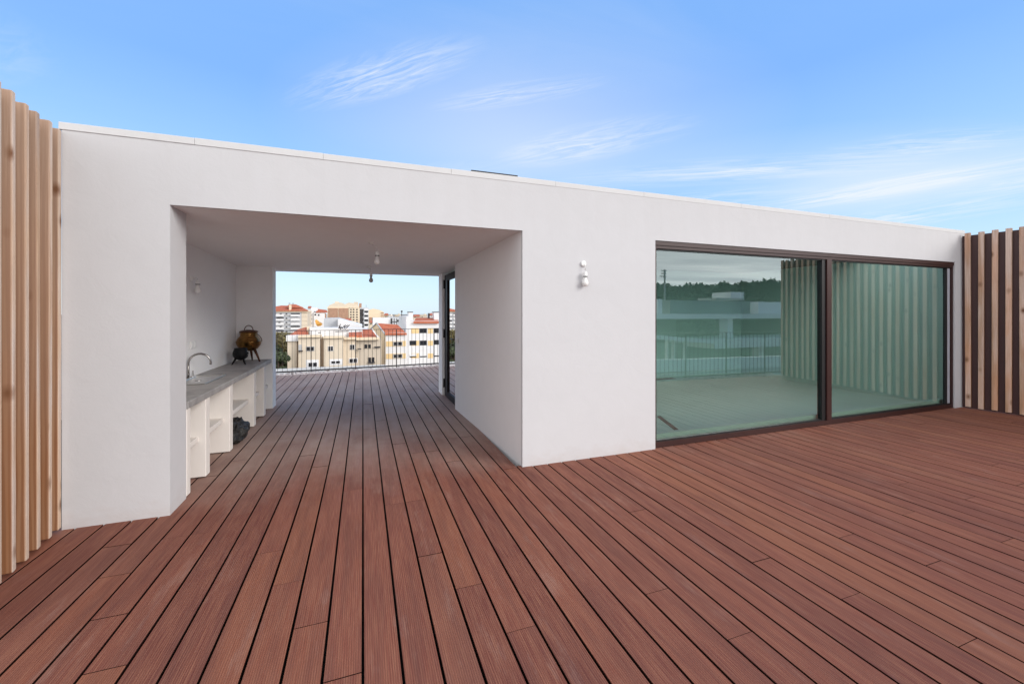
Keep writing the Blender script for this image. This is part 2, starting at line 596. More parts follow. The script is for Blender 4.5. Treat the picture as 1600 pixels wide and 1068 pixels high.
for i in range(-42, 62):
    xa, xb = i * P, (i + 1) * P
    xm = (xa + xb) / 2
    fixed = JOINTS.get(i, [])
    if -1.285 < xm < 1.395:
        js = list(fixed)
        js += [j for j in rnd_joints(i, max(js) if js else 3.0, 11) if j > 3.2]
        row(i, front_edge(xa), front_edge(xb), back_edge(xa), back_edge(xb), js)
    else:
        if -1.75 < xm < -1.285:                                  # under the kitchen counter
            row(i, 3.86, 3.86, 7.045, 7.045, [])
        if xa > -2.0 and xb < 9.2:
            js = list(fixed) if fixed else ([j for j in rnd_joints(i, -0.4, 3.4) if j < 3.4] if (xm > 5.2 or xm < -1.4) else [])
            row(i, front_edge(xa), front_edge(xb), FY + 0.05, FY + 0.05, js)
        if -6.4 < xm < 6.5:
            row(i, 7.25, 7.25, back_edge(xa), back_edge(xb), rnd_joints(i, 7.3, 11))
me = bpy.data.meshes.new("deck")
me.from_pydata(verts, [], faces)
ca = me.color_attributes.new("plank", "FLOAT_COLOR", "CORNER")
for p, c in zip(me.polygons, cols):
    for li in p.loop_indices:
        ca.data[li].color = c
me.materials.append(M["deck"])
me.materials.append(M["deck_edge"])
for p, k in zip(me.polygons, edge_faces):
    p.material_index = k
deck = bpy.data.objects.new("deck", me)
COL.objects.link(deck)
deck["kind"] = "structure"

struct("deck_bed", MB().box(-6.5, 9.3, -0.25, 7.2, -0.058, -0.054).box(-6.5, 6.6, 7.2, 10.1, -0.058, -0.054), M["sub"])
# the roof of the house below, carrying deck, pavilion, screens and railings
struct("roof_slab", MB().hexa([(-6.8, -1.25), (9.9, 0.15), (9.9, 12.6), (-6.8, 10.75)], -0.55, -0.06), M["slab"])

# ------------------------------------------------------------------ pavilion
pav = thing("rooftop_pavilion", "long low white rendered rooftop pavilion with an open passage and a wide window", "building", (0, FY, 0))
wx = [-1.87, -1.285, 1.395, 2.898, 8.389, 8.65]
facade = grid_wall(wx, [-0.05, 2.197, 2.64], lambda i, k: k == 1 or i in (0, 2, 4), FY, 3.60).build("facade", M["wall"], pav)
box("facade_return", M["wall"], pav, -1.87, -1.285, 3.6002, 3.855, -0.05, 2.1968)
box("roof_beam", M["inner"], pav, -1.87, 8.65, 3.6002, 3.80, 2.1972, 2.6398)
# coping: mortar strips laid end to end, the last ones flush with the render
cx = [-1.885, -1.14, -0.295, 0.726, 1.735, 2.752, 4.1, 5.6, 7.1, 8.655]
for i in range(len(cx) - 1):
    pr = (0.006, 0.005, 0.004, 0.003, 0.002, 0.0015, 0.0015, 0.0015, 0.0015)[i]
    box("coping", M["coping"], pav, cx[i] + 0.0006, cx[i + 1] - 0.0006, FY - pr, 3.84, 2.6402, 2.69 + 0.0015 * (i % 2), bevel=0.003)
# passage
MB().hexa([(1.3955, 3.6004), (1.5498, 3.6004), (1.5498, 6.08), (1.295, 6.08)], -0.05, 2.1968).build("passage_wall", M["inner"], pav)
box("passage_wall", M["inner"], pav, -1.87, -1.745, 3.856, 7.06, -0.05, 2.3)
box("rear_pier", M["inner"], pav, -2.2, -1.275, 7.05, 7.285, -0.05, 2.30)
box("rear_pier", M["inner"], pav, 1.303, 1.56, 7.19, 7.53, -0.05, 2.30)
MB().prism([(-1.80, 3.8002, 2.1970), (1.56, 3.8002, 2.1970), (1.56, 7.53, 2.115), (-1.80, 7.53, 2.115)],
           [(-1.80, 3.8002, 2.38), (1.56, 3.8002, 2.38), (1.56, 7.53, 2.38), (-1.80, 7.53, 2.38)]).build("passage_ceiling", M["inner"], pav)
# room behind the window
box("room_floor", M["floor"], pav, 1.56, 8.60, 3.60, 7.40, -0.05, -0.004)
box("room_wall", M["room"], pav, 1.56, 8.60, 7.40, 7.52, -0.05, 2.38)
box("room_wall", M["room"], pav, 8.50, 8.62, 3.6005, 7.395, -0.003, 2.38)
box("room_wall", M["room"], pav, 1.5502, 1.60, 3.6005, 6.08, -0.003, 2.38)
MB().hexa([(3.45, 3.70), (3.505, 3.70), (3.89, 4.69), (3.835, 4.69)], -0.0035, 0.004).build("floor_line", M["gasket"], pav)  # thin dark line across the room floor
# roof; the opening over the room is added, unseen, to light it
grid = MB()
for (a, b, c, d) in ((-1.86, 3.0, 3.84, 7.6), (8.4, 8.64, 3.84, 7.6), (3.0, 8.4, 4.95, 7.6)):
    grid.box(a, b, c, d, 2.3805, 2.50)
grid.build("roof", M["slab"], pav)
# rear parapet so that the roof reads from a step aside
box("rear_parapet", M["wall"], pav, -2.2, 8.65, 7.60, 7.72, 2.12, 2.66)

# sliding window
win = MB()
W0, W1, ZT = 2.898, 8.389, 2.1965
y0, y1 = 3.588, 3.68
wf = MB()
wf.box(W0 + 0.0005, W1 - 0.0005, y0, y1, 2.118, ZT)                # head
wf.box(W0 + 0.0005, W1 - 0.0005, y0, y1, 0.0035, 0.060)            # sill track
wf.box(W0 + 0.0005, W0 + 0.028, y0, y1, 0.0605, 2.1175)
wf.box(W1 - 0.035, W1 - 0.0005, y0, y1, 0.0605, 2.1175)
wo = wf.build("window", M["frame"], pav)
wo["label"] = "wide two-pane sliding window in dark brown frame"
box("head_track", M["frame"], wo, W0 + 0.001, W1 - 0.001, 3.578, 3.5875, 2.150, 2.192)
MULL0, MULL1 = 5.545, 5.665
box("mullion", M["frame"], wo, MULL0 + 0.035, MULL1, 3.582, 3.66, 0.061, 2.1172)
box("mullion_seal", M["gasket"], wo, MULL0 - 0.035, MULL0 + 0.0345, 3.60, 3.66, 0.061, 2.1172)
for a, b in ((W0 + 0.0285, MULL0 - 0.0355), (MULL1 + 0.0005, W1 - 0.0355)):
    box("gasket", M["gasket"], wo, a, b, 3.604, 3.64, 2.104, 2.1178)
    box("gasket", M["gasket"], wo, a, b, 3.604, 3.64, 0.0602, 0.074)
box("side_channel", M["alu"], wo, W1 - 0.115, W1 - 0.055, 3.604, 3.615, 0.075, 2.103)
box("side_seal", M["gasket"], wo, W1 - 0.15, W1 - 0.1155, 3.606, 3.64, 0.075, 2.103)
for a, b in ((W0 + 0.029, MULL0 - 0.036), (MULL1 + 0.001, W1 - 0.151)):
    MB().add([(a, GLASS_Y, 0.0745), (b, GLASS_Y, 0.0745), (b, GLASS_Y, 2.1035), (a, GLASS_Y, 2.1035)], [(0, 1, 2, 3)]).build("pane", M["glass"], wo)
box("inner_sill", M["plastic"], wo, W0 + 0.03, W1 - 0.05, 3.682, 3.74, -0.003, 0.115)

# glazed door in the passage
DX = 1.34
df = MB()
df.box(DX, DX + 0.06, 6.082, 6.14, 0.002, 2.085)
df.box(DX, DX + 0.06, 6.95, 7.16, 0.002, 2.085)
df.box(DX, DX + 0.06, 6.1405, 6.9495, 1.985, 2.085)
df.box(DX, DX + 0.06, 6.1405, 6.9495, 0.002, 0.10)
door = df.build("door", M["door_paint"], pav)
door["label"] = "narrow dark framed glass door in the passage"
MB().add([(DX + 0.02, 6.14, 0.10), (DX + 0.02, 6.95, 0.10), (DX + 0.02, 6.95, 1.985), (DX + 0.02, 6.14, 1.985)], [(0, 1, 2, 3)]).build("pane", M["door_glass"], door)
box("door_trim", M["gasket"], door, DX - 0.004, DX - 0.0002, 6.92, 6.972, 0.08, 2.0)
for z in (0.22, 1.08, 1.93):
    MB().tube([(DX - 0.014, 7.135, z - 0.075), (DX - 0.014, 7.135, z + 0.075)], 0.016, 10).build("hinge", M["gasket"], door)
MB().tube([(DX - 0.001, 6.20, 1.03), (DX - 0.05, 6.20, 1.03), (DX - 0.055, 6.22, 1.03), (DX - 0.055, 6.345, 1.03)], 0.011, 8).build("handle", M["gasket"], door, smooth=True)
box("room_side_wall", M["room"], pav, 1.45, 1.55, 6.082, 6.10, 0, 2.1)

# skylight lid above the parapet
sk = thing("skylight", "thin dark skylight lid showing just above the white parapet", "skylight", (1.37, 4.6, 2.5))
box("lid", M["gasket"], sk, 1.092, 1.625, 4.3, 5.2, 2.925, 2.965, bevel=0.004)
box("kerb", M["white"], sk, 1.12, 1.60, 4.33, 5.17, 2.5, 2.924)

# ------------------------------------------------------------------ timber screens
def screen(name, label, line, ang, ys, t, depth, side, mat_):
    """upright boards on a dark panel; side = +1 when the boards face +x"""
    y_lo, y_hi = ys[0] - 0.05, ys[-1] + 0.06
    root = thing(name, label, "screen", (line(y_hi), y_hi, 0))
    u = Vector((line(y_lo) - line(y_hi), y_lo - y_hi, 0)).normalized()      # along the screen, towards the viewer
    n = Vector((-u.y, u.x, 0))
    if n.x * side < 0:
        n = -n
    root_off = root.location

    def blk(c, a, w, d0, d1, z0, z1):
        p = [c + u * a + n * d0, c + u * (a + w) + n * d0, c + u * (a + w) + n * d1, c + u * a + n * d1]
        return MB().prism([(q.x, q.y, z0) for q in p], [(q.x, q.y, z1) for q in p])
    base = Vector((line(y_hi), y_hi, 0))
    L = (Vector((line(y_lo), y_lo, 0)) - base).length
    blk(base, 0.0, L, -depth - 0.03, -depth - 0.002, 0.004, 2.60).build("backing_panel", M["panel"], root)
    for k, y in enumerate(reversed(ys)):
        c = Vector((line(y), y, 0))
        so_ = blk(c, random.uniform(-0.003, 0.003), t + random.uniform(-0.002, 0.002), -depth, random.uniform(-0.003, 0.003), 0.018 + random.uniform(-0.006, 0.006),
                  2.635 + random.uniform(-0.008, 0.006)).build("slat", mat_, root, bevel=0.006, org=(c.x, c.y, 0))
        so_.rotation_euler = (math.radians(random.uniform(-0.12, 0.12)), math.radians(random.uniform(-0.1, 0.1)), math.radians(random.uniform(-2.0, 2.0)))
    return root


cosL = 1 / math.sqrt(1 + 0.146 ** 2)
screen("timber_screen", "tall screen of upright tan pine boards beside the left end of the white wall", left_line, 0,
       [3.565 - 0.1255 * k for k in range(9, -1, -1)], 0.040, 0.075, +1, M["pine"])
screen("timber_screen", "tall screen of greyed pine boards over a dark brown panel right of the window", right_line, 0,
       [3.525 - 0.1305 * k for k in range(23, -1, -1)], 0.060, 0.045, -1, M["pine_r"])

# ------------------------------------------------------------------ railings
def railing(name, label, p0, p1, z0, zt, step, post_every, off):
    root = thing(name, label, "railing", (p0[0], p0[1], -0.06))
    a, b = Vector((p0[0], p0[1], 0)), Vector((p1[0], p1[1], 0))
    d = (b - a)
    L = d.length
    d.normalize()
    n = Vector((-d.y, d.x, 0))

    def bar(s0, s1, w, za, zb):
        p = [a + d * s0 - n * w, a + d * s1 - n * w, a + d * s1 + n * w, a + d * s0 + n * w]
        return MB().prism([(q.x, q.y, za) for q in p], [(q.x, q.y, zb) for q in p])
    bar(0, L, 0.022, zt - 0.012, zt).build("top_rail", M["rail"], root)
    bar(0, L, 0.022, z0, z0 + 0.03).build("bottom_rail", M["rail"], root)
    k = 0
    s = off
    while s < L:
        if k % post_every == 0:
            bar(s - 0.009, s + 0.009, 0.016, -0.06, zt - 0.0125).build("post", M["rail"], root)
        else:
            bar(s - 0.0036, s + 0.0036, 0.005, z0 + 0.0305, zt - 0.0125).build("baluster", M["rail"], root)
        s += step
        k += 1
    return root


by = lambda x: 10.95 + 0.118 * (x + 1.9)
railing("railing", "dark metal baluster railing at the far edge of the deck seen through the passage", (-3.2, by(-3.2)), (3.4, by(3.4)), 0.03, 1.015, 0.1013, 10, 0.01)
fy = lambda x: -0.55 + 0.085 * x
railing("railing", "dark metal baluster railing behind the viewer, mirrored in the big window", (1.2, fy(1.2)), (9.3, fy(9.3)), 0.03, 1.0, 0.108, 10, 0.1)


def pebbles(name, x0, x1, edge, w, n, lo=0.02, hi=0.05):
    mb = MB()
    for _ in range(n):
        x = random.uniform(x0, x1)
        y = edge(x) + random.uniform(0.0, w)
        r = random.uniform(lo, hi)
        z = -0.06 + random.uniform(0.2, 1.0) * 0.06
        vs = []
        for (a, b, c) in ((1, 0, 0), (-1, 0, 0), (0, 1, 0), (0, -1, 0), (0, 0, 1), (0, 0, -1)):
            j = random.uniform(0.7, 1.2) * r
            vs.append((x + a * j, y + b * j, z + c * j * 0.75))
        mb.add(vs, [(0, 2, 4), (2, 1, 4), (1, 3, 4), (3, 0, 4), (2, 0, 5), (1, 2, 5), (3, 1, 5), (0, 3, 5)])
    o = mb.build(name, M["pebble"], None)
    tag(o, "pale pebbles along the edge of the deck", None, None, "stuff")
    return o


pebbles("pebble_strip", -3.2, 3.4, lambda x: back_edge(x) + 0.03, 0.36, 1500)
pebbles("pebble_strip", 2.0, 9.2, lambda x: front_edge(x) - 0.36, 0.30, 1100)

# ------------------------------------------------------------------ kitchen counter in the passage
kc = thing("kitchen_counter", "low built-in outdoor counter with concrete worktop and open cream shelves", "counter", (-1.5, 5.4, 0))
KX0, KX1, KT = -1.7445, -1.275, 0.745
box("worktop", M["concrete"], kc, KX0, KX1 + 0.004, 3.858, 6.03, KT - 0.055, KT, bevel=0.005)
box("worktop", M["concrete"], kc, KX0, KX1 - 0.012, 6.032, 7.048, KT - 0.057, KT - 0.003, bevel=0.005)
PY = [(3.858, 3.93), (4.27, 4.37), (4.955, 5.06), (5.945, 6.05), (6.50, 6.605)]
for a, b in PY:
    box("partition", M["partition"], kc, KX0, KX1 - 0.006, a, b, 0.012, KT - 0.058, bevel=0.006)
for (p, q) in list(zip(PY[:-1], PY[1:])) + [(PY[-1], (7.049, 0))]:
    box("shelf", M["partition"], kc, KX0, -1.335, p[1] + 0.001, q[0] - 0.001, 0.318, 0.362, bevel=0.004)

snk = thing("kitchen_sink", "shallow stainless steel sink let into the concrete worktop", "sink", (-1.57, 5.05, KT))
rim = MB()
sx0, sx1, sy0, sy1 = -1.705, -1.425, 4.72, 5.36
for a, b, c, d in ((sx0, sx1, sy0, sy0 + 0.025), (sx0, sx1, sy1 - 0.025, sy1), (sx0, sx0 + 0.025, sy0 + 0.025, sy1 - 0.025), (sx1 - 0.025, sx1, sy0 + 0.025, sy1 - 0.025)):
    rim.box(a, b, c, d, KT + 0.0005, KT + 0.012)
rim.build("rim", M["steel"], snk, bevel=0.003)
box("basin", M["steel"], snk, sx0 + 0.026, sx1 - 0.026, sy0 + 0.026, sy1 - 0.026, KT + 0.0006, KT + 0.003)
MB().lathe([(0.03, 0), (0.03, 0.003), (0.02, 0.004)], (-1.565, 5.0, KT + 0.0032), 20).build("drain", M["chrome"], snk, smooth=False)

tp = thing("kitchen_tap", "arched dark chrome tap rising behind the sink", "tap", (-1.722, 5.22, KT))
tx, ty = -1.722, 5.22
pts = [(tx, ty, KT + 0.001), (tx, ty, 0.90)]
for k in range(13):
    t = PI - k * (PI + 0.25) / 12
    pts.append((tx + 0.095 + 0.095 * math.cos(t), ty + 0.03 * k / 12, 0.905 + 0.095 * math.sin(t)))
MB().tube(pts, 0.0105, 10).build("spout", M["chrome"], tp, smooth=True)
MB().lathe([(0.03, 0), (0.03, 0.012), (0.018, 0.016)], (tx, ty, KT + 0.0005), 16).build("base", M["chrome"], tp)
MB().tube([(tx + 0.02, ty + 0.06, KT + 0.001), (tx + 0.02, ty + 0.06, KT + 0.075)], [0.012, 0.007], 8).build("lever", M["chrome"], tp)

# brass cauldron
bx, byy, R = -1.53, 6.80, 0.178
pot = thing("brass_cauldron", "large three-legged brass pot with ring-handled lid on the far end of the worktop", "pot", (bx, byy, KT))
zb = KT + 0.165
MB().lathe([(0.02, 0.0), (0.085, 0.012), (0.135, 0.05), (0.168, 0.10), (0.178, 0.145), (0.178, 0.150), (0.181, 0.152), (0.181, 0.160), (0.176, 0.163), (0.16, 0.205),
            (0.135, 0.235), (0.122, 0.25), (0.120, 0.262), (0.126, 0.266), (0.126, 0.272), (0.120, 0.276), (0.121, 0.30), (0.131, 0.305), (0.131, 0.312), (0.10, 0.313)],
           (bx, byy, zb), 40).build("body", M["brass"], pot, smooth=True)
lid = MB().lathe([(0.134, 0.0), (0.136, 0.008), (0.12, 0.020), (0.07, 0.034), (0.015, 0.04)], (bx, byy, zb + 0.313), 36).build("lid", M["dark_brass"], pot, smooth=True)
MB().tube([(bx - 0.072 * math.cos(t) * C_, byy + 0.072 * math.cos(t) * S_, zb + 0.336 + 0.085 * math.sin(t)) for t in [PI * k / 14 for k in range(15)]], 0.0065, 8).build("lid_ring", M["dark_brass"], lid, smooth=True)
for th in (-0.55, 1.55, 3.65):
    d = Vector((math.cos(th), math.sin(th), 0))
    c = Vector((bx, byy, 0))
    MB().tube([c + d * 0.10 + Vector((0, 0, zb + 0.05)), c + d * 0.155 + Vector((0, 0, zb - 0.045)), c + d * 0.212 + Vector((0, 0, KT + 0.0))], [0.024, 0.018, 0.011], 10).build("leg", M["dark_brass"], pot, smooth=True)
hd = []
for k in range(9):
    t = k / 8
    hd.append((bx + 0.128 + 0.075 * t + 0.02 * math.sin(PI * t), byy - 0.05 - 0.03 * t, zb + 0.285 - 0.12 * t))
MB().tube(hd, 0.0055, 8).build("bail", M["dark_brass"], pot, smooth=True)

pot.scale = (0.87, 0.87, 0.87)
# iron cauldron
ix, iy, r = -1.55, 6.47, 0.108
ip = thing("iron_cauldron", "small round black iron pot on three legs in front of the brass pot", "pot", (ix, iy, KT))
zc = KT + 0.062
MB().lathe([(0.02, 0), (0.06, 0.012), (0.095, 0.05), (0.108, 0.092), (0.104, 0.13), (0.088, 0.165), (0.082, 0.175), (0.09, 0.182), (0.088, 0.188), (0.02, 0.192)], (ix, iy, zc), 32).build("body", M["iron"], ip, smooth=True)
for th in (-0.75, 1.35, 3.45):
    d = Vector((math.cos(th), math.sin(th), 0))
    c = Vector((ix, iy, 0))
    MB().tube([c + d * 0.06 + Vector((0, 0, zc + 0.035)), c + d * 0.088 + Vector((0, 0, zc - 0.015)), c + d * 0.112 + Vector((0, 0, KT))], [0.018, 0.013, 0.008], 9).build("leg", M["iron"], ip, smooth=True)
MB().tube([(ix + 0.10, iy - 0.045, zc + 0.14), (ix + 0.125, iy - 0.05, zc + 0.13), (ix + 0.13, iy - 0.05, zc + 0.105), (ix + 0.108, iy - 0.045, zc + 0.085)], 0.007, 8).build("ear", M["shutter"], ip, smooth=True)

ip.scale = (0.86, 0.86, 0.86)
# crumpled sack under the counter
bm = bmesh.new()
bmesh.ops.create_icosphere(bm, subdivisions=5, radius=1.0)
for v in bm.verts:
    d = v.co.normalized()
    k = 1 + 0.25 * noise.noise(d * 2.1 + Vector((3, 1, 0))) + 0.12 * noise.noise(d * 6.3) + 0.05 * abs(noise.noise(d * 14.0))
    q = Vector((d.x * 0.15, d.y * 0.27, d.z * 0.14)) * k
    if d.z > 0:                                                     # two pulled-up corners
        q.z += 0.05 * math.exp(-((d.y - 0.62) / 0.3) ** 2) + 0.045 * math.exp(-((d.y + 0.55) / 0.35) ** 2) - 0.03 * math.exp(-(d.y / 0.25) ** 2)
    q.z = max(q.z, -0.128)
    v.co = q
me = bpy.data.meshes.new("plastic_sack")
bm.to_mesh(me)
bm.free()
me.materials.append(M["sack"])
for p in me.polygons:
    p.use_smooth = True
sack = bpy.data.objects.new("plastic_sack", me)
COL.objects.link(sack)
sack.location = (-1.365, 5.37, 0.104)
sack.scale = (0.95, 0.85, 0.80)
tag(sack, "crumpled black plastic sack on the deck under the counter shelf", "sack")

# ------------------------------------------------------------------ bare bulbs and switches
def bulb_profile(s=1.0):
    return [(0.012 * s, 0.0), (0.014 * s, -0.012 * s), (0.02 * s, -0.03 * s), (0.029 * s, -0.05 * s), (0.031 * s, -0.064 * s), (0.026 * s, -0.082 * s), (0.014 * s, -0.092 * s), (0.002, -0.094 * s)]


def lamp(name, label, rose, axis, hang, bulb_top, group, bm_=None):
    root = thing(name, label, "bare bulb", rose, 0, group)
    ax = Vector(axis)
    MB().lathe([(0.029, 0.0), (0.029, 0.012), (0.023, 0.02), (0.008, 0.022)], rose, 20, ax).build("ceiling_rose" if abs(ax.z) > 0.5 else "wall_rose", M["plastic"], root)
    MB().tube(hang, 0.0035, 6).build("cord", M["cord"], root, smooth=True)
    t = Vector(bulb_top)
    MB().lathe([(0.009, 0.045), (0.017, 0.04), (0.0205, 0.02), (0.021, 0.004), (0.023, 0.003), (0.023, 0.0)], t, 16).build("socket", M["plastic"], root)
    MB().lathe([(0.0235, 0.0), (0.0235, -0.006)], t + Vector((0, 0, -0.0003)), 16).build("collar", M["metal_d"], root)
    MB().lathe(bulb_profile(), t + Vector((0, 0, -0.0065)), 20).build("bulb", bm_ or M["bulb"], root, smooth=True)
    return root


cz = lambda y: 2.1965 - (y - 3.8552) * (0.0815 / 3.675)
y = 4.62
z = cz(y)
lamp("pendant_bulb", "bare white bulb hanging nearest under the passage ceiling", (0.085, y, z), (0, 0, -1),
     [(0.085, y, z - 0.02), (0.125, y - 0.005, z - 0.035), (0.142, y - 0.005, z - 0.07), (0.143, y - 0.005, z - 0.095)], (0.143, y - 0.005, z - 0.135), "bare bulbs")
y = 6.62
z = cz(y)
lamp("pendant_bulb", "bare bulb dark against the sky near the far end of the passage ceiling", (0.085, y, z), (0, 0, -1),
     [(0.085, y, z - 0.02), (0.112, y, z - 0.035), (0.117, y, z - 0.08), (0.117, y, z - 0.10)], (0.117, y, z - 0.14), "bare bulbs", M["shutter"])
lamp("wall_bulb", "bare bulb dangling from a white rose on the outer wall left of the window", (2.034, FY - 0.001, 1.913), (0, -1, 0),
     [(2.034, FY - 0.02, 1.91), (2.036, FY - 0.04, 1.88), (2.036, FY - 0.04, 1.845)], (2.036, FY - 0.04, 1.79), "bare bulbs")
lamp("wall_bulb", "bare bulb on the inner wall above the sink", (-1.744, 5.36, 1.80), (1, 0, 0),
     [(-1.724, 5.36, 1.80), (-1.70, 5.36, 1.812), (-1.685, 5.36, 1.80), (-1.684, 5.36, 1.785)], (-1.684, 5.36, 1.745), "bare bulbs")


def switch(label, x, y, z, sx, group="wall switches"):
    root = thing("light_switch", label, "switch", (x, y, z), 0, group)
    a, b = sorted((x, x + 0.010 * sx))
    for k in (0, 1):
        y0_ = y + k * 0.082
        box("plate", M["plastic"], root, a, b, y0_ + 0.001, y0_ + 0.080, z, z + 0.08, bevel=0.003)
        a2, b2 = sorted((x + 0.0102 * sx, x + 0.015 * sx))
        box("rocker", M["plastic"], root, a2, b2, y0_ + 0.018, y0_ + 0.063, z + 0.015, z + 0.065)
    return root


switch("white double switch plate on the inner wall above the tap", -1.744, 5.33, 1.045, +1)
xw = lambda y: 1.395 - (y - FY) * 0.1 / 2.51
switch("white switch plate on the passage wall beside the glass door", xw(5.9) - 0.0105, 5.86, 0.99, -1)

# ------------------------------------------------------------------ ground and town
struct("ground", MB().box(-3500, 3500, -3500, 6000, -17.0, -16.0), M["earth"])
GZ = -16.0


class B:
    """one building facing the terrace; faces and openings are given as they stand in the view, at real depth"""

    def __init__(s, name, label, Y, cat="building"):
        s.root = thing(name, label, cat, (at(560, 489, Y).x, Y, GZ))
        s.Y = Y

    def wall(s, px0, px1, py0, m, depth=10, py1=None, dy=0, name="wall", bevel=0):
        Y = s.Y + dy
        a, b = at(px0, py0, Y), at(px1, py0, Y)
        z0 = GZ if py1 is None else at(px0, py1, Y).z
        return box(name, m, s.root, a.x, b.x, Y, Y + depth, z0, max(a.z, b.z))

    def win(s, px0, px1, py0, py1, m=None, dy=0, name="window", proud=0.08, parent=None, frame=None):
        Y = s.Y + dy
        a, b = at(px0, py0, Y), at(px1, py1, Y)
        if frame is not None:
            q = (b.x - a.x) * 0.09
            fr = box(name, frame, parent or s.root, a.x, b.x, Y - proud, Y - 0.002, b.z, a.z)
            n = 2
            w = (b.x - a.x - q) / n
            for k in range(n):
                x0 = a.x + q + k * w
                box("pane", m or M["dkwin"], fr, x0, x0 + w - q, Y - proud - 0.04, Y - proud - 0.002, b.z + q * 0.8, a.z - q * 0.8)
            return fr
        return box(name, m or M["dkwin"], parent or s.root, a.x, b.x, Y - proud, Y - 0.002, b.z, a.z)

    def gable(s, pts_front, depth, m, name="roof", dy=0):
        """solid roof: outline in the view plane carried back by depth"""
        Y = s.Y + dy
        lo = [at(px, py, Y) for px, py in pts_front]
        hi = [Vector((p.x, Y + depth, p.z)) for p in lo]
        mb = MB()
        n = len(lo)
        mb.add(lo + hi, [tuple(range(n)), tuple(reversed(range(n, 2 * n)))] + [(i, n + i, n + (i + 1) % n, (i + 1) % n) for i in range(n)])
        return mb.build(name, m, s.root)

    def slope(s, e0, e1, r0, r1, dy0, dy1, m, t=0.35, name="roof"):
        """pitched roof plane from eave (at dy0) up to ridge (at dy1)"""
        p = [at(*e0, s.Y + dy0), at(*e1, s.Y + dy0), at(*r1, s.Y + dy1), at(*r0, s.Y + dy1)]
        lo = [(v.x, v.y, v.z - t) for v in p]
        return MB().prism(lo, p).build(name, m, s.root)


# --- beige block straight ahead
b = B("apartment_house", "beige apartment house with white-framed windows and orange roof pieces just beyond the railing", 70)
b.wall(464, 557, 528, M["beige"], 14)
b.wall(449, 463.9, 533, M["beige"], 12, dy=-0.6)
b.wall(447, 466, 524, M["white"], 1.5, py1=533, dy=-0.9, name="eave")
b.wall(466.2, 500, 527, M["beige"], 3, py1=600, dy=-1.6, name="bay")
b.wall(506, 536, 528, M["beige"], 3, py1=600, dy=-1.6, name="bay")
b.wall(465.5, 501, 524, M["cream"], 2.2, py1=527.4, dy=-2.0, name="cornice")
b.wall(505, 537, 525.5, M["cream"], 2.2, py1=528.4, dy=-2.0, name="cornice")
b.wall(537.2, 557, 527.5, M["cream"], 1.2, py1=530.5, dy=-0.6, name="cornice")
b.wall(557.2, 596, 531, M["tanw"], 12, dy=0.4)  # shaded side wall: its shade is painted as darker tan
b.wall(557, 593, 527.2, M["cream"], 1.2, py1=531.4, dy=-0.4, name="cornice")
b.slope((449, 525), (482, 524), (466, 514), (479, 510.5), 0.2, 5, M["tiles"])
b.wall(479.5, 482.5, 510, M["cream"], 3, py1=526, dy=2.5, name="roof_wall")
b.wall(483, 545, 513, M["white"], 6, py1=530, dy=3.0, name="attic")
b.wall(484, 493, 511.5, M["white"], 2, py1=527, dy=1.2, name="attic")
b.win(497, 502, 519, 519.8, M["metal_d"], dy=3.0, name="attic_rail")
b.win(495, 505, 526.2, 527, M["metal_d"], dy=1.2, name="attic_rail")
b.slope((545, 524.5), (566, 523.5), (545, 519), (566, 518), 0.2, 3, M["tiles"])
b.slope((566.4, 526.5), (589, 526), (566.4, 514), (581, 514), 0.2, 5, M["tiles"])
g0 = at(581, 512.5, 70.0)
MB().prism([at(580.5, 514.5, 70), at(591.5, 529, 69.6), at(593, 528, 69.6), at(582, 512.5, 70)],
           [v + Vector((0, 0.8, 0)) for v in (at(580.5, 514.5, 70), at(591.5, 529, 69.6), at(593, 528, 69.6), at(582, 512.5, 70))]).build("verge", M["white"], b.root)
for (x0, x1, ya, yb, d, fr) in ((478.5, 491.5, 541, 548, -1.6, M["shutter"]), (512.5, 521, 540.5, 548, -1.6, M["white"]), (546.5, 554.5, 538, 546, 0, M["white"]),
                                (568.5, 580.5, 537, 544.5, 0.4, M["tanw"]), (481, 496.5, 565.5, 573, -1.6, M["white"]), (516.5, 532.5, 563, 568, -1.6, M["white"]),
                                (545, 559, 559.5, 566.5, 0, M["white"]), (574.5, 586, 557.5, 566, 0.4, M["tanw"])):
    b.win(x0, x1, ya, yb, dy=d, frame=fr)
b.win(478, 498, 562, 576, M["white"], dy=-1.6, name="window_surround", proud=0.03)
b.win(515, 535, 561, 570, M["white"], dy=-1.6, name="window_surround", proud=0.03)
b.win(466.5, 472, 538, 548, M["shutter"], dy=-1.6, name="balcony_door", proud=0.12)
b.win(467, 473, 547, 548.6, M["metal_d"], dy=-1.6, name="balcony_rail", proud=0.5)
b.win(558.5, 564.5, 544, 545.2, M["metal_d"], dy=0.0, name="balcony_rail", proud=0.5)
b.win(575, 585.5, 565.2, 566.8, M["metal_d"], dy=0.4, name="balcony_rail", proud=0.3)
b.win(585, 594, 541, 542.8, M["metal_d"], dy=0.4, name="balcony_rail", proud=0.3)
mb = MB()
for k in range(9):
    q = at(529 + k * 1.5, 511.5 + random.uniform(0, 4), 71.5)
    mb.tube([q, q + Vector((random.uniform(-0.5, 0.5), 0.2, random.uniform(0.3, 0.7)))], 0.07, 5)
    mb.tube([at(524, 517.8, 71.5), at(545, 517.2, 71.5)], 0.06, 5)
mb.build("roof_aerial", M["metal_d"], b.root)

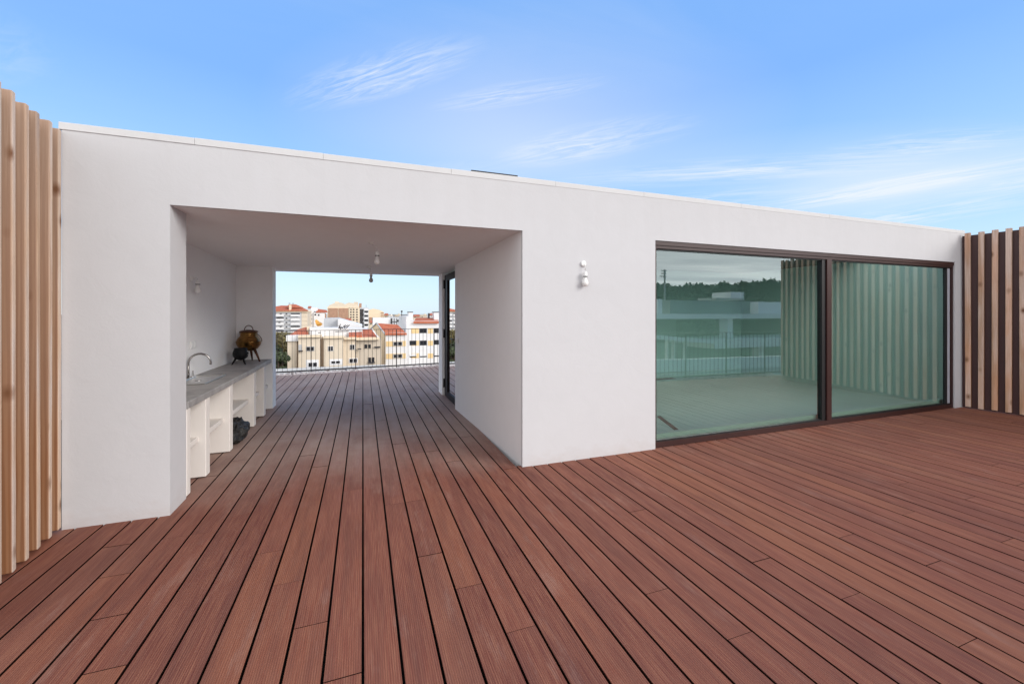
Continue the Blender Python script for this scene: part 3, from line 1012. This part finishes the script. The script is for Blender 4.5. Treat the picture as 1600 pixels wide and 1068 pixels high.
# --- gabled yellow house
b = B("gabled_house", "gabled yellow house with a steep orange tiled roof right of the beige block", 84)
A_, B2 = at(603, 519, 84), at(633, 519, 84)
Cc = at(576, 517, 93)
ap, rg = at(588.5, 504.5, 88.5), at(621, 507, 88.5)
gz = GZ
MB().prism([(Cc.x, Cc.y, gz), (A_.x, A_.y, gz), (A_.x + 0.3, Cc.y + 3, gz)], [Cc, A_, Vector((A_.x + 0.3, Cc.y + 3, A_.z))]).build("gable_wall", M["peach"], b.root)
MB().prism([Cc, A_, Vector((A_.x + 0.2, A_.y + 6, A_.z))], [ap + Vector((-0.05, 0, -0.3)), ap + Vector((0, 0, -0.3)), ap + Vector((0.1, 0.3, -0.3))]).build("gable", M["peach"], b.root)
MB().prism([v - Vector((0, 0, 0.3)) for v in (A_ + Vector((-0.3, -0.4, -0.2)), B2 + Vector((0.3, -0.4, -0.2)), rg, ap)], [A_ + Vector((-0.3, -0.4, -0.2)), B2 + Vector((0.3, -0.4, -0.2)), rg, ap]).build("roof", M["tiles"], b.root)
MB().tube([Cc + Vector((0, -0.3, 0)), ap, A_ + Vector((-0.3, -0.5, -0.2))], 0.17, 6).build("verge", M["shutter"], b.root)
b.wall(602.5, 634.5, 519.5, M["white"], 8)
for (ya, yb) in ((533, 540.5), (552.5, 559.5)):
    b.win(603.2, 634, ya, yb, M["yellow"], name="render_band", proud=0.05)
    b.win(614, 629, ya + 0.3, yb - 0.6, frame=M["shutter"], proud=0.14)
# --- banded white and yellow flats
b = B("banded_flats", "white flats with yellow window bands, tiled roof and two chimneys at far right", 88)
b.wall(634.8, 700, 501.5, M["white"], 14)
b.wall(634.8, 641, 494, M["white"], 12, py1=502, dy=0.6, name="gable_wall")
for (ya, yb) in ((512.5, 520.5), (532, 539.5), (552, 559)):
    for (x0, x1) in ((642.5, 654.5), (668.5, 676.5), (686.5, 700)):
        b.win(x0, x1, ya, yb, M["yellow"], name="render_band", proud=0.05)
for (x0, x1, ya, yb) in ((655.5, 667, 512.8, 520), (677.5, 686, 512.8, 520), (640, 650.5, 532, 539), (656, 667, 531.8, 539), (677.5, 686, 531, 538)):
    b.win(x0, x1, ya, yb, frame=M["metal_d"], proud=0.06)
for (x0, x1, ya) in ((640, 650.5, 552.5), (656, 667, 552.3), (677.5, 686, 551.5)):
    w = b.win(x0, x1, ya, ya + 3.4, M["white"], name="shutter_box", proud=0.1)
    b.win(x0, x1, ya + 3.6, ya + 5.2, name="window", proud=0.05)
b.slope((646, 502.5), (686, 502.3), (650, 496.2), (683, 496.2), -0.6, 5, M["tiles"])
for x0, x1, yt in ((638.5, 645, 488), (678.5, 687, 488)):
    c = b.wall(x0, x1, yt, M["white"], 2.5, py1=500, dy=2, name="chimney")
    b.wall(x0 - 0.5, x1 + 0.5, yt - 1.2, M["metal_d"], 2.8, py1=yt - 0.05, dy=1.9, name="chimney_cap")
b.wall(669.5, 671.5, 489, M["metal_d"], 0.8, py1=498, dy=4, name="vent_pipe")
# --- white house behind it
b = B("white_house", "plain white house with a small dark window between the gabled house and the chimney", 120)
b.wall(628.6, 642, 493.5, M["white"], 12)
b.win(630.3, 632.3, 500.5, 507, proud=0.1)
b = B("low_white_house", "low white house with a dark roof pergola behind the gabled orange roof", 150)
b.wall(583, 612, 496.5, M["white"], 10)
b.wall(612.2, 640, 495.5, M["greyw"], 10, dy=8)
b.win(610.5, 612, 497, 505, M["metal_d"], name="doorway", proud=0.2)
pg = MB()
for px in (612.5, 616, 620, 623.5):
    q = at(px, 507, 149)
    pg.box(q.x - 0.12, q.x + 0.12, q.y, q.y + 0.25, q.z - 2, q.z + 2.2)
q0, q1 = at(612, 503.5, 149), at(619, 502.2, 149)
pg.box(q0.x, at(620, 503, 149).x, 148.8, 149.6, q0.z, q0.z + 0.3)
pg.box(at(620, 503, 149).x, at(625, 503, 149).x, 148.6, 149.9, q0.z + 0.2, q0.z + 0.9)
pg.build("pergola", M["metal_d"], b.root)
mast = MB().tube([at(627.7, 516, 100), at(627.7, 486, 100)], 0.09, 6).tube([at(627.7, 487.5, 100), at(627.7, 485, 100)], 0.22, 6).build("aerial_mast", M["metal_d"])
tag(mast, "thin dark aerial mast above the orange roof of the gabled house", "mast")
# --- long sloping white sheds
b = B("white_shed", "long pale sloping shed roof behind the beige block", 170)
b.gable([(506, 520), (506, 497), (528, 496.5), (528, 520)], 20, M["greyw"], "wall", 4)
b.gable([(528, 520), (528, 498), (566, 508.5), (566, 520)], 25, M["white"], "roof")
b.gable([(470, 522), (488, 514.5), (545, 512.5), (575, 514), (575, 522)], 10, M["white"], "roof", -30)
for (x0, x1, y0_) in ((488, 494, 510.5), (515, 519, 510.5)):
    b.win(x0, x1, y0_, y0_ + 2.2, M["metal_d"], dy=-30.5, name="roof_unit", proud=1.5)
# --- left tower
b = B("apartment_tower", "tall apartment tower with grey glazed balconies and an orange hipped roof at the left", 280)
b.wall(396, 471, 487.5, M["greyw"], 20)
b.wall(471.2, 480.5, 487, M["beige"], 20, dy=0.2, name="end_wall")
b.wall(394, 481, 485.2, M["cream"], 20, py1=487.4, dy=-0.8, name="cornice")
b.slope((392, 485.2), (482, 484.6), (440, 477), (468, 478), -1.5, 12, M["tiles"])
b.slope((446, 479.5), (474, 480), (452, 475.2), (462, 475.2), 3, 9, M["tiles"])
b.wall(451.5, 454.5, 476, M["cream"], 3, py1=484, dy=0, name="chimney")
b.wall(450.8, 453.2, 473.4, M["metal_d"], 1, py1=474.2, dy=4, name="chimney_cap")
b.wall(456.4, 458.8, 473.6, M["metal_d"], 1, py1=474.4, dy=4, name="chimney_cap")
k = 0
for py in (488.5, 495.3, 502.0, 508.7, 515.5, 522.5):
    for (x0, x1) in ((399, 411), (414, 427), (431.5, 444), (454.5, 469)):
        bal = b.win(x0, x1, py + 2.6, py + 5.4, M["white"], name="balcony", proud=1.4)
        b.win(x0 + 0.4, x1 - 0.4, py + 0.6, py + 2.6, M["shutter"] if (k * 7) % 3 else M["metal_d"], name="window", proud=0.6)
        if k % 2 == 0:
            b.win(x0 + 2 + (k % 3) * 2, x0 + 5 + (k % 3) * 2, py + 0.9, py + 2.3, M["dkwin"], name="pane", proud=0.8)
        k += 1
    b.win(445.2, 453.5, py + 3.0, py + 5.0, M["shutter"], name="balcony", proud=0.5)
    b.win(446.5, 449.0, py + 0.8, py + 2.6, M["dkwin"], name="window", proud=0.3)
    b.win(471.3, 480.4, py + 5.4, py + 5.9, M["tanw"], name="floor_band", proud=0.15, dy=0.2)
# --- white flats with red roof
b = B("white_flats", "pale flats with a broken red roofline between the two tallest blocks", 300)
b.wall(480, 490, 484, M["white"], 15)
b.wall(490.2, 507.5, 487.6, M["white"], 15, dy=-1)
b.slope((493, 487.4), (512, 487.2), (497, 482.5), (510, 484), -1.5, 8, M["tiles"])
b.wall(486, 496, 480.5, M["white"], 8, py1=486, dy=3, name="attic")
for py in (490, 496.5, 503):
    b.win(480.5, 488, py, py + 2.6, M["shutter"], name="window", proud=0.5)
for (x0, x1, ya) in ((491.5, 494, 490.2), (497, 499.2, 490.8)):
    b.win(x0, x1, ya, ya + 2.2, dy=-1, name="window", proud=0.3)
b.win(507.6, 509.6, 489.5, 496.5, M["brick"], name="side_wall", proud=0.3)
o = MB()
o.prism([at(493.5, 506, 190), at(496, 509.5, 190), at(501, 509, 188), at(504, 506.5, 188)], [at(492, 500, 192), at(495, 499, 192), at(499, 502.5, 192), at(503, 504.5, 191)])
ao = o.build("awning", M["awning"])
tag(ao, "slanted orange awning on the pale flats", "awning")
# --- brown tower
b = B("brown_tower", "tall stepped block with brick-brown side panels and cream window front", 360)
b.wall(511.5, 545, 479.5, M["cream"], 25)
b.wall(545.2, 562, 481, M["cream"], 24, dy=-0.5, name="front_wall")
for (x0, x1, y0_, y1_) in ((513, 528, 481.2, 498), (529.3, 544, 481.2, 502)):
    b.win(x0, x1, y0_, y1_, M["brick"], name="brick_panel", proud=0.4)
b.gable([(511.5, 479.6), (515, 476.4), (521, 473.8), (530, 472.2), (534, 472.8), (538, 474.5), (545, 479.6)], 22, M["beige"], "roof", 0.2)
b.gable([(540, 480), (540, 474.5), (545, 472.6), (552, 473.2), (560, 477), (562, 481)], 20, M["beige"], "roof", 0.6)
b.wall(523, 529, 471, M["beige"], 5, py1=474, dy=5, name="stair_head")
b.wall(553, 559.5, 471.6, M["tanw"], 5, py1=477, dy=4, name="stair_head")
for py in (482.4, 486.4, 490.4, 494.4, 498.4, 502.4):
    for px in (547.2, 551.4, 556.6):
        b.win(px, px + 2.3, py, py + 1.9, M["dkwin"] if (px + py) % 2 > 0.6 else M["brick"], dy=-0.5, name="window", proud=0.3)
# --- grey balcony block
b = B("balcony_block", "narrow dark block with stacked white balconies beside the brown tower", 300)
b.wall(562, 576, 480.5, M["greyw"], 15)
b.wall(561, 565, 473.6, M["brick"], 4, py1=481, dy=3, name="chimney")
for i, py in enumerate((482.5, 489, 496, 503, 509.5)):
    b.win(562.4, 567.6, py, py + 5.2, M["metal_d"], name="recess_shade", proud=0.3)  # flat dark panel painted as the shade of a recess
    b.win(569, 575.5, py - 0.2, py + 2.6, M["white"], name="balcony", proud=1.5)
    b.win(569.8, 575, py + 2.8, py + 5.6, M["dkwin"], name="window", proud=0.4)
    b.win(562, 567.8, py + 5.3, py + 6.1, M["metal_d"], name="balcony_edge", proud=1.2)
b.wall(571.9, 572.3, 476, M["metal_d"], 0.3, py1=481, dy=1, name="aerial")
# --- cream block behind
b = B("cream_block", "broad cream block with a curved roofline behind the stacked balconies", 380)
b.wall(575, 600, 489, M["cream"], 20)
b.gable([(575, 489.1), (577, 483.5), (583, 482), (592, 483.6), (599, 486.8), (600.3, 489.1)], 18, M["cream"], "roof", 0.2)
for py in (488, 491.5, 495):
    b.win(595, 599.5, py, py + 1.7, M["brick"], name="window", proud=0.3)
b.win(577, 581, 495.5, 503, M["brick"], name="side_wall", proud=1.0)
b.win(582, 585.5, 496, 503.5, M["metal_d"], name="recess_shade", proud=1.0)  # dark panel in place of a recess in shade
# small houses filling the slope between the big blocks
def small(name, label, px0, px1, pt, Y, m, roof=None, wins=()):
    q = B(name, label, Y)
    q.wall(px0, px1, pt, m, 12)
    if roof == "pitched":
        q.slope((px0 - 0.4, pt + 0.3), (px1 + 0.4, pt + 0.3), (px0 + 0.8, pt - 2.2), (px1 - 0.8, pt - 2.2), -0.6, 6, M["tiles"])
    elif roof == "flat":
        q.wall(px0 - 0.3, px1 + 0.3, pt - 0.7, M["cream"], 12.6, py1=pt - 0.02, dy=-0.3, name="parapet")
        q.wall(px0 + (px1 - px0) * 0.55, px0 + (px1 - px0) * 0.8, pt - 2.4, m, 4, py1=pt - 0.72, dy=4, name="stair_head")
    for (a, c, d) in wins:
        q.win(a, a + c, d, d + 1.8, proud=0.2)
    return q


small("far_house", "small cream house with a pitched orange roof right of the curved cream block", 600.5, 607, 491.5, 330, M["cream"], "pitched", ((601.5, 1, 493.5), (604, 1, 493.5)))
small("far_house", "narrow white house with flat top behind the roof pergola", 607.5, 614, 493, 300, M["white"], "flat", ((609, 1, 494.6), (611.5, 1, 494.6)))
small("far_house", "low tan house left of the thin aerial mast", 618, 626, 492.3, 340, M["tanw"], "flat", ((619.5, 1.2, 494), (622.5, 1.2, 494)))
small("far_house", "pale house with orange roof between the two white chimneys", 646, 656, 493.4, 260, M["beige"], "pitched", ((648, 1.2, 494.6),))
small("far_house", "low beige house with flat top right of the vent pipe", 657, 668, 492.6, 300, M["tanw"], "flat", ((659, 1.2, 494),))
small("far_house", "small white house half hidden by the right hand chimney", 671.5, 684, 491.2, 280, M["white"], "pitched", ((673, 1.2, 493),))
small("far_house", "grey white house with orange roof just right of the left tower", 481, 487, 480.3, 420, M["greyw"], "pitched")
small("far_house", "small cream house on the slope under the brown tower", 540, 549, 499, 250, M["cream"], "pitched", ((542, 1.2, 501), (545, 1.2, 501)))
small("far_house", "pinkish house with tiled roof in front of the stacked white balconies", 577.5, 586, 502.5, 210, M["cream"], "pitched", ((579, 1.3, 505), (582.5, 1.3, 505)))
# far ridges
def ridge(name, pts, Y, m, base=500):
    lo = [at(px, py, Y) for px, py in pts]
    n = len(lo)
    back = [v + Vector((0, 500, -10)) for v in lo]
    foot = [Vector((v.x, v.y - 200, GZ - 0.5)) for v in lo]
    mb = MB()
    mb.add(lo + back + foot, [(i, i + 1, n + i + 1, n + i) for i in range(n - 1)] + [(2 * n + i, 2 * n + i + 1, i + 1, i) for i in range(n - 1)])
    o = mb.build(name, m, None, smooth=True)
    o["kind"] = "structure"


ridge("hills", [(300, 492), (380, 489), (440, 491), (500, 493), (560, 495), (600, 494.5), (606, 493.2), (612, 492.8), (618, 495.2), (640, 494), (648, 491.8), (660, 491.2), (672, 492), (680, 493.5), (700, 495), (800, 493), (950, 491), (1200, 492)], 2600, M["beige_hill"])

# grassy bank left of the beige block
mb = MB()
pa = [at(380, 521, 175), at(440, 523, 170), at(456, 531, 165), at(470, 545, 160)]
mb.add(pa + [v + Vector((0, 60, -2)) for v in pa] + [Vector((v.x, v.y - 70, GZ - 0.5)) for v in pa],
       [(i, i + 1, 5 + i, 4 + i) for i in range(3)] + [(8 + i, 9 + i, i + 1, i) for i in range(3)])
struct("grass_bank", mb, M["grass"])
fe = MB().box(at(425, 570, 60).x - 6, at(603, 570, 60).x, 60, 60.3, GZ, at(430, 576.5, 60).z)
tag(fe.build("boundary_wall", M["greyw"]), "long low pale grey boundary wall in front of the beige apartment house", "wall")


# ------------------------------------------------------------------ trees
def foliage(blobs, n, size, seed):
    rnd = random.Random(seed)
    vs, fs, cs = [], [], []
    for _ in range(n):
        c, rad = rnd.choice(blobs)
        d = Vector((rnd.gauss(0, 1), rnd.gauss(0, 1), rnd.gauss(0, 1))).normalized() * (rnd.random() ** 0.45)
        p = Vector(c) + Vector((d.x * rad[0], d.y * rad[1], d.z * rad[2]))
        a = Vector((rnd.gauss(0, 1), rnd.gauss(0, 1), rnd.gauss(0, 1))).normalized()
        bb = a.orthogonal().normalized()
        s = size * rnd.uniform(0.6, 1.4)
        k = len(vs)
        vs += [p - a * s, p + bb * s * 0.5, p + a * s, p - bb * s * 0.5]
        fs.append((k, k + 1, k + 2, k + 3))
        cs.append(rnd.random())
    return vs, fs, cs


def leaves(name, m, vs, fs, cs, parent=None):
    me = bpy.data.meshes.new(name)
    off = Vector(parent.location) if parent else Vector((0, 0, 0))
    me.from_pydata([tuple(v - off) for v in vs], [], fs)
    ca = me.color_attributes.new("leaf", "FLOAT_COLOR", "CORNER")
    for p in me.polygons:
        for li in p.loop_indices:
            ca.data[li].color = (cs[p.index], 0, 0, 1)
    me.materials.append(m)
    o = bpy.data.objects.new(name, me)
    COL.objects.link(o)
    if parent:
        o.parent = parent
    return o


def tree(label, base, h, w, m, seed, n=2600, size=0.28):
    rnd = random.Random(seed)
    root = thing("leafy_tree", label, "tree", base, 0, "trees beside the beige block")
    c = Vector(base)
    blobs = []
    tr = MB().tube([c, c + Vector((0.1, 0, h * 0.3)), c + Vector((0.2, 0.1, h * 0.62))], [w * 0.06, w * 0.045, w * 0.02], 7)
    for _ in range(11):
        q = c + Vector((rnd.uniform(-0.4, 0.4) * w, rnd.uniform(-0.4, 0.4) * w, h * rnd.uniform(0.32, 0.88)))
        rr = w * rnd.uniform(0.16, 0.27)
        blobs.append((q, (rr, rr, rr * 0.85)))
        tr.tube([c + Vector((0.1, 0, h * 0.32)), (c + q) / 2 + Vector((0, 0, h * 0.1)), q], [w * 0.02, w * 0.015, w * 0.006], 5)
    tr.build("trunk", M["bark"], root, smooth=True)
    leaves("crown", m, *foliage(blobs, n, size, seed), parent=root)
    return root


def tree_at(label, px, py_top, py_base, Y, w, m, seed, **k):
    t, bs = at(px, py_top, Y), at(px, py_base, Y)
    return tree(label, (bs.x, Y, bs.z), t.z - bs.z, w, m, seed, **k)


tree_at("dark green bushy tree nearest the left pier in the railing view", 433, 541, 600, 66, 3.0, M["leaf"], 3, n=3200, size=0.2)
tree_at("second dark green tree against the beige end wall", 442, 549, 600, 72, 2.4, M["leaf"], 5, size=0.2)
tree_at("olive brown tree behind the dark green trees", 430, 524, 575, 90, 9.0, M["leaf_o"], 6, n=4200, size=0.34)
tree_at("olive brown tree below the grey balconies of the left tower", 446, 526, 575, 100, 8.0, M["leaf_o"], 8, n=4200, size=0.36)
tree_at("dark tree hidden by the left pier and mirrored in the glass door", 410, 530, 600, 75, 9.0, M["leaf"], 9, n=4200, size=0.34)

# ------------------------------------------------------------------ what the window mirrors, behind the viewer
villa = thing("modern_villa", "white flat-roofed modern house behind the viewer, mirrored in the window", "building", (mir(1120, 489, 30).x, mir(1120, 489, 30).y, GZ))


def mbox(name, m, px0, px1, py0, py1, Y, depth=4.0, parent=villa):
    a, b_ = mir(px0, py0, Y), mir(px1, py1, Y)
    return box(name, m, parent, a.x, b_.x, a.y - depth, a.y, b_.z, a.z)


mbox("roof_slab", M["villa"], 985, 1320, 490, 496.3, 30, 14)
mbox("roof_volume", M["dkroof"], 1046, 1192, 468.5, 489.8, 33, 7)
mbox("roof_volume", M["villa"], 1185, 1245, 471, 489.7, 32, 5)
mbox("roof_box", M["villa"], 1142, 1162, 455.5, 466, 40, 3)
mbox("roof_post", M["villa"], 1027, 1034, 467, 489.7, 31.5, 1.0)
mbox("roof_vault", M["shutter"], 1120, 1163, 464.5, 468.3, 38, 3)
mbox("rear_wall", M["dkroof"], 985, 1320, 496.5, 640, 36, 6)
mbox("upper_glazing", M["dkwin"], 1060, 1320, 498, 529, 35.5, 0.4)
mbox("column", M["villa"], 1137, 1145, 496.5, 531, 31, 1.0)
mbox("balcony_slab", M["villa"], 1117, 1320, 531, 537, 29, 6)
p = [mir(1010, 521.5, 24), mir(1117, 531, 29)]
q = [mir(1010, 527.5, 24), mir(1117, 537, 29)]
mb = MB()
mb.prism([q[0], q[1], q[1] + Vector((0, -3, 0)), q[0] + Vector((0, -3, 0))], [p[0], p[1], p[1] + Vector((0, -3, 0)), p[0] + Vector((0, -3, 0))])
mb.build("balcony_slab", M["villa"], villa)
for px in (1043, 1053.5, 1072):
    mbox("post", M["villa"], px - 1, px + 1, 527 + (px - 1026) * 0.1, 565, 27, 0.3)
mbox("column", M["villa"], 1186, 1193, 537.2, 560, 30, 0.8)
mbox("lower_wall", M["dkroof"], 985, 1320, 537.5, 600, 33, 1)
pw = MB()
p0, p1, p2 = mir(985, 562, 17), mir(1090, 560.5, 17), mir(1330, 553, 17)
for a, c in ((p0, p1), (p1, p2)):
    pw.prism([(a.x, a.y, a.z - 0.62), (a.x, a.y - 0.25, a.z - 0.62), (c.x, c.y - 0.25, c.z - 0.62), (c.x, c.y, c.z - 0.62)],
             [(a.x, a.y, a.z), (a.x, a.y - 0.25, a.z), (c.x, c.y - 0.25, c.z), (c.x, c.y, c.z)])
tag(pw.build("garden_wall", M["villa"]), "long low white wall below the mirrored house", "wall")
hw = MB().box(p0.x, p2.x, p1.y - 0.3, p1.y - 0.05, GZ, p1.z - 0.7)
tag(hw.build("retaining_wall", M["greyw"]), "grey retaining wall under the low white wall behind the viewer", "wall")
up = thing("utility_pole", "tall utility pole with cross arms mirrored at the left edge of the window", "pole", (mir(1038, 489, 60).x, mir(1038, 489, 60).y, GZ))
a, c = mir(1038, 421, 60), mir(1038, 489, 60)
MB().tube([(c.x, c.y, GZ), a], [0.22, 0.16], 8).build("pole", M["shutter"], up)
for py, l in ((423, 0.75), (427.5, 0.75), (432, 1.0)):
    z_ = mir(1038, py, 60).z
    box("cross_arm", M["metal_d"], up, a.x - l, a.x + 0.3, a.y - 0.1, a.y + 0.1, z_, z_ + 0.14)

# wooded ridge behind the viewer
hp = [(880, 452), (960, 450), (1030, 450), (1058, 456), (1075, 450), (1110, 448), (1150, 448), (1180, 445), (1217, 442), (1280, 438), (1400, 440), (1600, 445)]
top = [mir(px, py + 4, 260) for px, py in hp]
back = [v + Vector((20, -220, -6)) for v in top]
foot = [Vector((v.x * 0.75, -70, GZ - 0.5)) for v in top]
n = len(top)
mb = MB()
mb.add(top + back + foot, [(n + i, n + i + 1, i + 1, i) for i in range(n - 1)] + [(i, i + 1, 2 * n + i + 1, 2 * n + i) for i in range(n - 1)])
struct("wooded_hill", mb, M["hill"])
rnd = random.Random(4)
vs, fs, cs = [], [], []
for _ in range(520):
    t = rnd.random() * (n - 1)
    i = int(t)
    k = rnd.random() ** 2.2 * 0.6
    a = top[i].lerp(top[i + 1], t - i)
    b_ = foot[i].lerp(foot[i + 1], t - i)
    c = a.lerp(b_, k)
    r_ = rnd.uniform(2.0, 3.8)
    v, f, cc = foliage([(c + Vector((0, 0, r_ * 0.8)), (r_, r_, r_ * 1.25))], 46, 1.3, rnd.random())
    f = [tuple(j + len(vs) for j in q) for q in f]
    vs += v
    fs += f
    cs += cc
wood = leaves("wood", M["leaf_d"], vs, fs, cs)
tag(wood, "far dark green wood on the hill behind the viewer", None, None, "stuff")

# ------------------------------------------------------------------ sky and light
SUN_EL, SUN_AZ = math.radians(25), math.radians(137)      # azimuth from +y, clockwise: behind the viewer, a little to the right
world = bpy.data.worlds.new("World")
scene.world = world
world.use_nodes = True
nt = world.node_tree
bg = nt.nodes["Background"]
sky = N(nt, "ShaderNodeTexSky", sky_type="NISHITA")
sky.sun_disc = False
sky.sun_elevation = SUN_EL
sky.sun_rotation = SUN_AZ
sky.air_density = 1.0
sky.dust_density = 0.6
sky.ozone_density = 1.6
tc = N(nt, "ShaderNodeTexCoord")
sp = N(nt, "ShaderNodeSeparateXYZ")
nt.links.new(tc.outputs["Generated"], sp.inputs[0])
# clouds live on a high plane: project the direction on it
zc_ = mth(nt, "MAXIMUM", sp.outputs[2], 0.03)
cm = N(nt, "ShaderNodeCombineXYZ")
nt.links.new(mth(nt, "DIVIDE", sp.outputs[0], zc_), cm.inputs[0])
nt.links.new(mth(nt, "DIVIDE", sp.outputs[1], zc_), cm.inputs[1])


def cloud_noise(scale, rot, loc, s, detail, rough, dist):
    q = N(nt, "ShaderNodeMapping")
    q.inputs["Scale"].default_value = scale
    q.inputs["Rotation"].default_value = (0, 0, rot)
    q.inputs["Location"].default_value = loc
    nt.links.new(cm.outputs[0], q.inputs["Vector"])
    return noise_tex(nt, q.outputs[0], s, detail, rough, dist)


veil = cloud_noise((0.5, 0.8, 1), math.radians(-45), (4.1, 2.2, 0), 0.5, 6, 0.55, 0.4)
fibre = cloud_noise((0.6, 2.6, 1), math.radians(48), (1.3, 0.4, 0), 1.1, 10, 0.66, 1.1)
SKY_K = 0.15
OVC = 0.72
base = ramp(nt, sp.outputs[2], [(0.0, (0.70, 0.845, 0.97)), (0.07, (0.62, 0.81, 0.975)), (0.18, (0.46, 0.70, 0.985)), (0.30, (0.34, 0.60, 0.985)),
                                (0.44, (0.230, 0.478, 0.985)), (0.62, (0.22, 0.475, 0.97)), (1.0, (0.16, 0.37, 0.88))])
EXPO = 1.16
LV = 1.0 / SKY_K / 2 ** EXPO                      # sky radiance that the exposure shows as white
base = mix(nt, 1.0, base, (LV, LV, LV), "MULTIPLY")
c1 = mix(nt, 0.90, mix(nt, 1.0, sky.outputs[0], (0.85, 1.0, 1.2), "MULTIPLY"), base)


def streak(p0, p1, half_w, amount, soft=False):
    """thin cirrus lying between two points of the cloud plane"""
    q = N(nt, "ShaderNodeMapping", vector_type="TEXTURE")
    q.inputs["Location"].default_value = ((p0[0] + p1[0]) / 2, (p0[1] + p1[1]) / 2, 0)
    q.inputs["Rotation"].default_value = (0, 0, math.atan2(p1[1] - p0[1], p1[0] - p0[0]))
    q.inputs["Scale"].default_value = (math.hypot(p1[0] - p0[0], p1[1] - p0[1]) * 0.62, half_w, 1)
    nt.links.new(cm.outputs[0], q.inputs["Vector"])
    ln = N(nt, "ShaderNodeVectorMath", operation="LENGTH")
    nt.links.new(q.outputs[0], ln.inputs[0])
    g = ramp(nt, ln.outputs["Value"], [(0.0, 1.0), (0.45, 0.5), (1.0, 0.0)])
    if soft:
        return mth(nt, "MULTIPLY", g, amount)
    q2 = N(nt, "ShaderNodeMapping")                       # fibres run along the streak and fan out
    q2.inputs["Scale"].default_value = (1.3, 2.6, 1)
    q2.inputs["Location"].default_value = (p0[0] * 7, p1[1] * 5, 0)
    q2.inputs["Rotation"].default_value = (0, 0, 0.25)
    nt.links.new(q.outputs[0], q2.inputs["Vector"])
    fb = noise_tex(nt, q2.outputs[0], 1.25, 12, 0.66, 1.3)
    return mth(nt, "MULTIPLY", mth(nt, "MULTIPLY", g, ramp(nt, fb, [(0.40, 0.0), (0.78, 1.0)])), amount)


wm = mth(nt, "MULTIPLY", ramp(nt, veil, [(0.45, 0.0), (0.75, 1.0)]), 0.12)
wm = mth(nt, "MULTIPLY", wm, ramp(nt, fibre, [(0.30, 0.05), (0.72, 1.0)]))
for p0, p1, w, am, soft in (((-0.28, 2.20), (0.36, 1.52), 0.17, 1.15, 0), ((-0.2, 2.6), (2.2, 2.2), 1.3, 0.46, 1), ((-0.2, 2.3), (1.3, 1.6), 0.7, 0.14, 1), ((0.9, 2.55), (1.6, 1.75), 0.30, 0.9, 0), ((1.5, 2.75), (3.4, 1.70), 0.34, 1.1, 0),
                            ((3.6, 3.1), (4.3, 1.1), 0.40, 1.4, 0), ((3.7, 3.0), (4.5, 1.1), 1.2, 0.62, 1), ((2.7, 1.75), (3.6, 1.2), 0.28, 0.8, 0), ((5.2, 3.6), (5.4, 1.7), 0.8, 1.3, 0), ((2.0, 2.3), (4.2, 1.6), 0.8, 0.30, 1), ((0.35, 2.0), (0.95, 1.55), 0.12, 0.7, 0), ((4.6, 2.0), (5.0, 1.1), 0.5, 0.9, 0),
                            ((-1.8, 2.4), (-1.2, 1.8), 0.35, 0.6, 0), ((0.0, 3.7), (1.0, 2.8), 0.5, 0.8, 0), ((2.2, 3.4), (3.4, 2.4), 0.4, 0.9, 0)):
    wm = mth(nt, "ADD", wm, streak(p0, p1, w, am, soft))
wm = mth(nt, "MINIMUM", wm, 0.85)
c1 = mix(nt, wm, c1, (0.90 * LV, 0.95 * LV, 1.0 * LV))
# overcast half of the sky behind the viewer
ov = N(nt, "ShaderNodeMapRange", clamp=True, interpolation_type="SMOOTHSTEP")
fwd = mth(nt, "ADD", mth(nt, "MULTIPLY", sp.outputs[0], S_), mth(nt, "MULTIPLY", sp.outputs[1], C_))
nt.links.new(mth(nt, "MULTIPLY", fwd, -1.0), ov.inputs[0])
for k, x in ((1, -0.50), (2, 0.05), (3, 0.0), (4, 1.0)):
    ov.inputs[k].default_value = x
ban = cloud_noise((0.25, 1.0, 1), 0.1, (0, 0, 0), 0.8, 6, 0.55, 0.5)
gc = ramp(nt, ban, [(0.30, (0.66, 0.69, 0.74)), (0.55, (0.92, 0.94, 0.97)), (0.75, (1.15, 1.15, 1.15))])
gc = mix(nt, 1.0, gc, (OVC / SKY_K, OVC / SKY_K, OVC * 1.01 / SKY_K), "MULTIPLY")
gc = mix(nt, 1.0, gc, ramp(nt, sp.outputs[2], [(0.0, 1.0), (0.10, 0.90), (0.30, 0.62), (0.6, 0.48), (1.0, 0.48)]), "MULTIPLY")   # brightest towards the horizon
gc = mix(nt, 1.0, gc, (1.65, 1.65, 1.65), "MULTIPLY")
c2 = mix(nt, ov.outputs[0], c1, gc)
nt.links.new(c2, bg.inputs["Color"])
bg.inputs["Strength"].default_value = SKY_K

sl = bpy.data.lights.new("sun", "SUN")
sl.energy = 1.05
sl.angle = math.radians(30)
sl.color = (1.0, 0.965, 0.92)
so = bpy.data.objects.new("sun", sl)
COL.objects.link(so)
d = Vector((math.sin(SUN_AZ) * math.cos(SUN_EL), math.cos(SUN_AZ) * math.cos(SUN_EL), math.sin(SUN_EL)))
so.rotation_euler = (-d).to_track_quat("-Z", "Y").to_euler()
so.location = d * 30

# ------------------------------------------------------------------ render settings
scene.render.engine = "CYCLES"
scene.cycles.max_bounces = 12
scene.cycles.diffuse_bounces = 9
scene.cycles.glossy_bounces = 6
scene.cycles.transparent_max_bounces = 12
scene.cycles.use_denoising = True
scene.cycles.sample_clamp_indirect = 8
scene.view_settings.view_transform = "Standard"
scene.view_settings.look = "None"
scene.view_settings.exposure = EXPO
scene.view_settings.gamma = 1.0
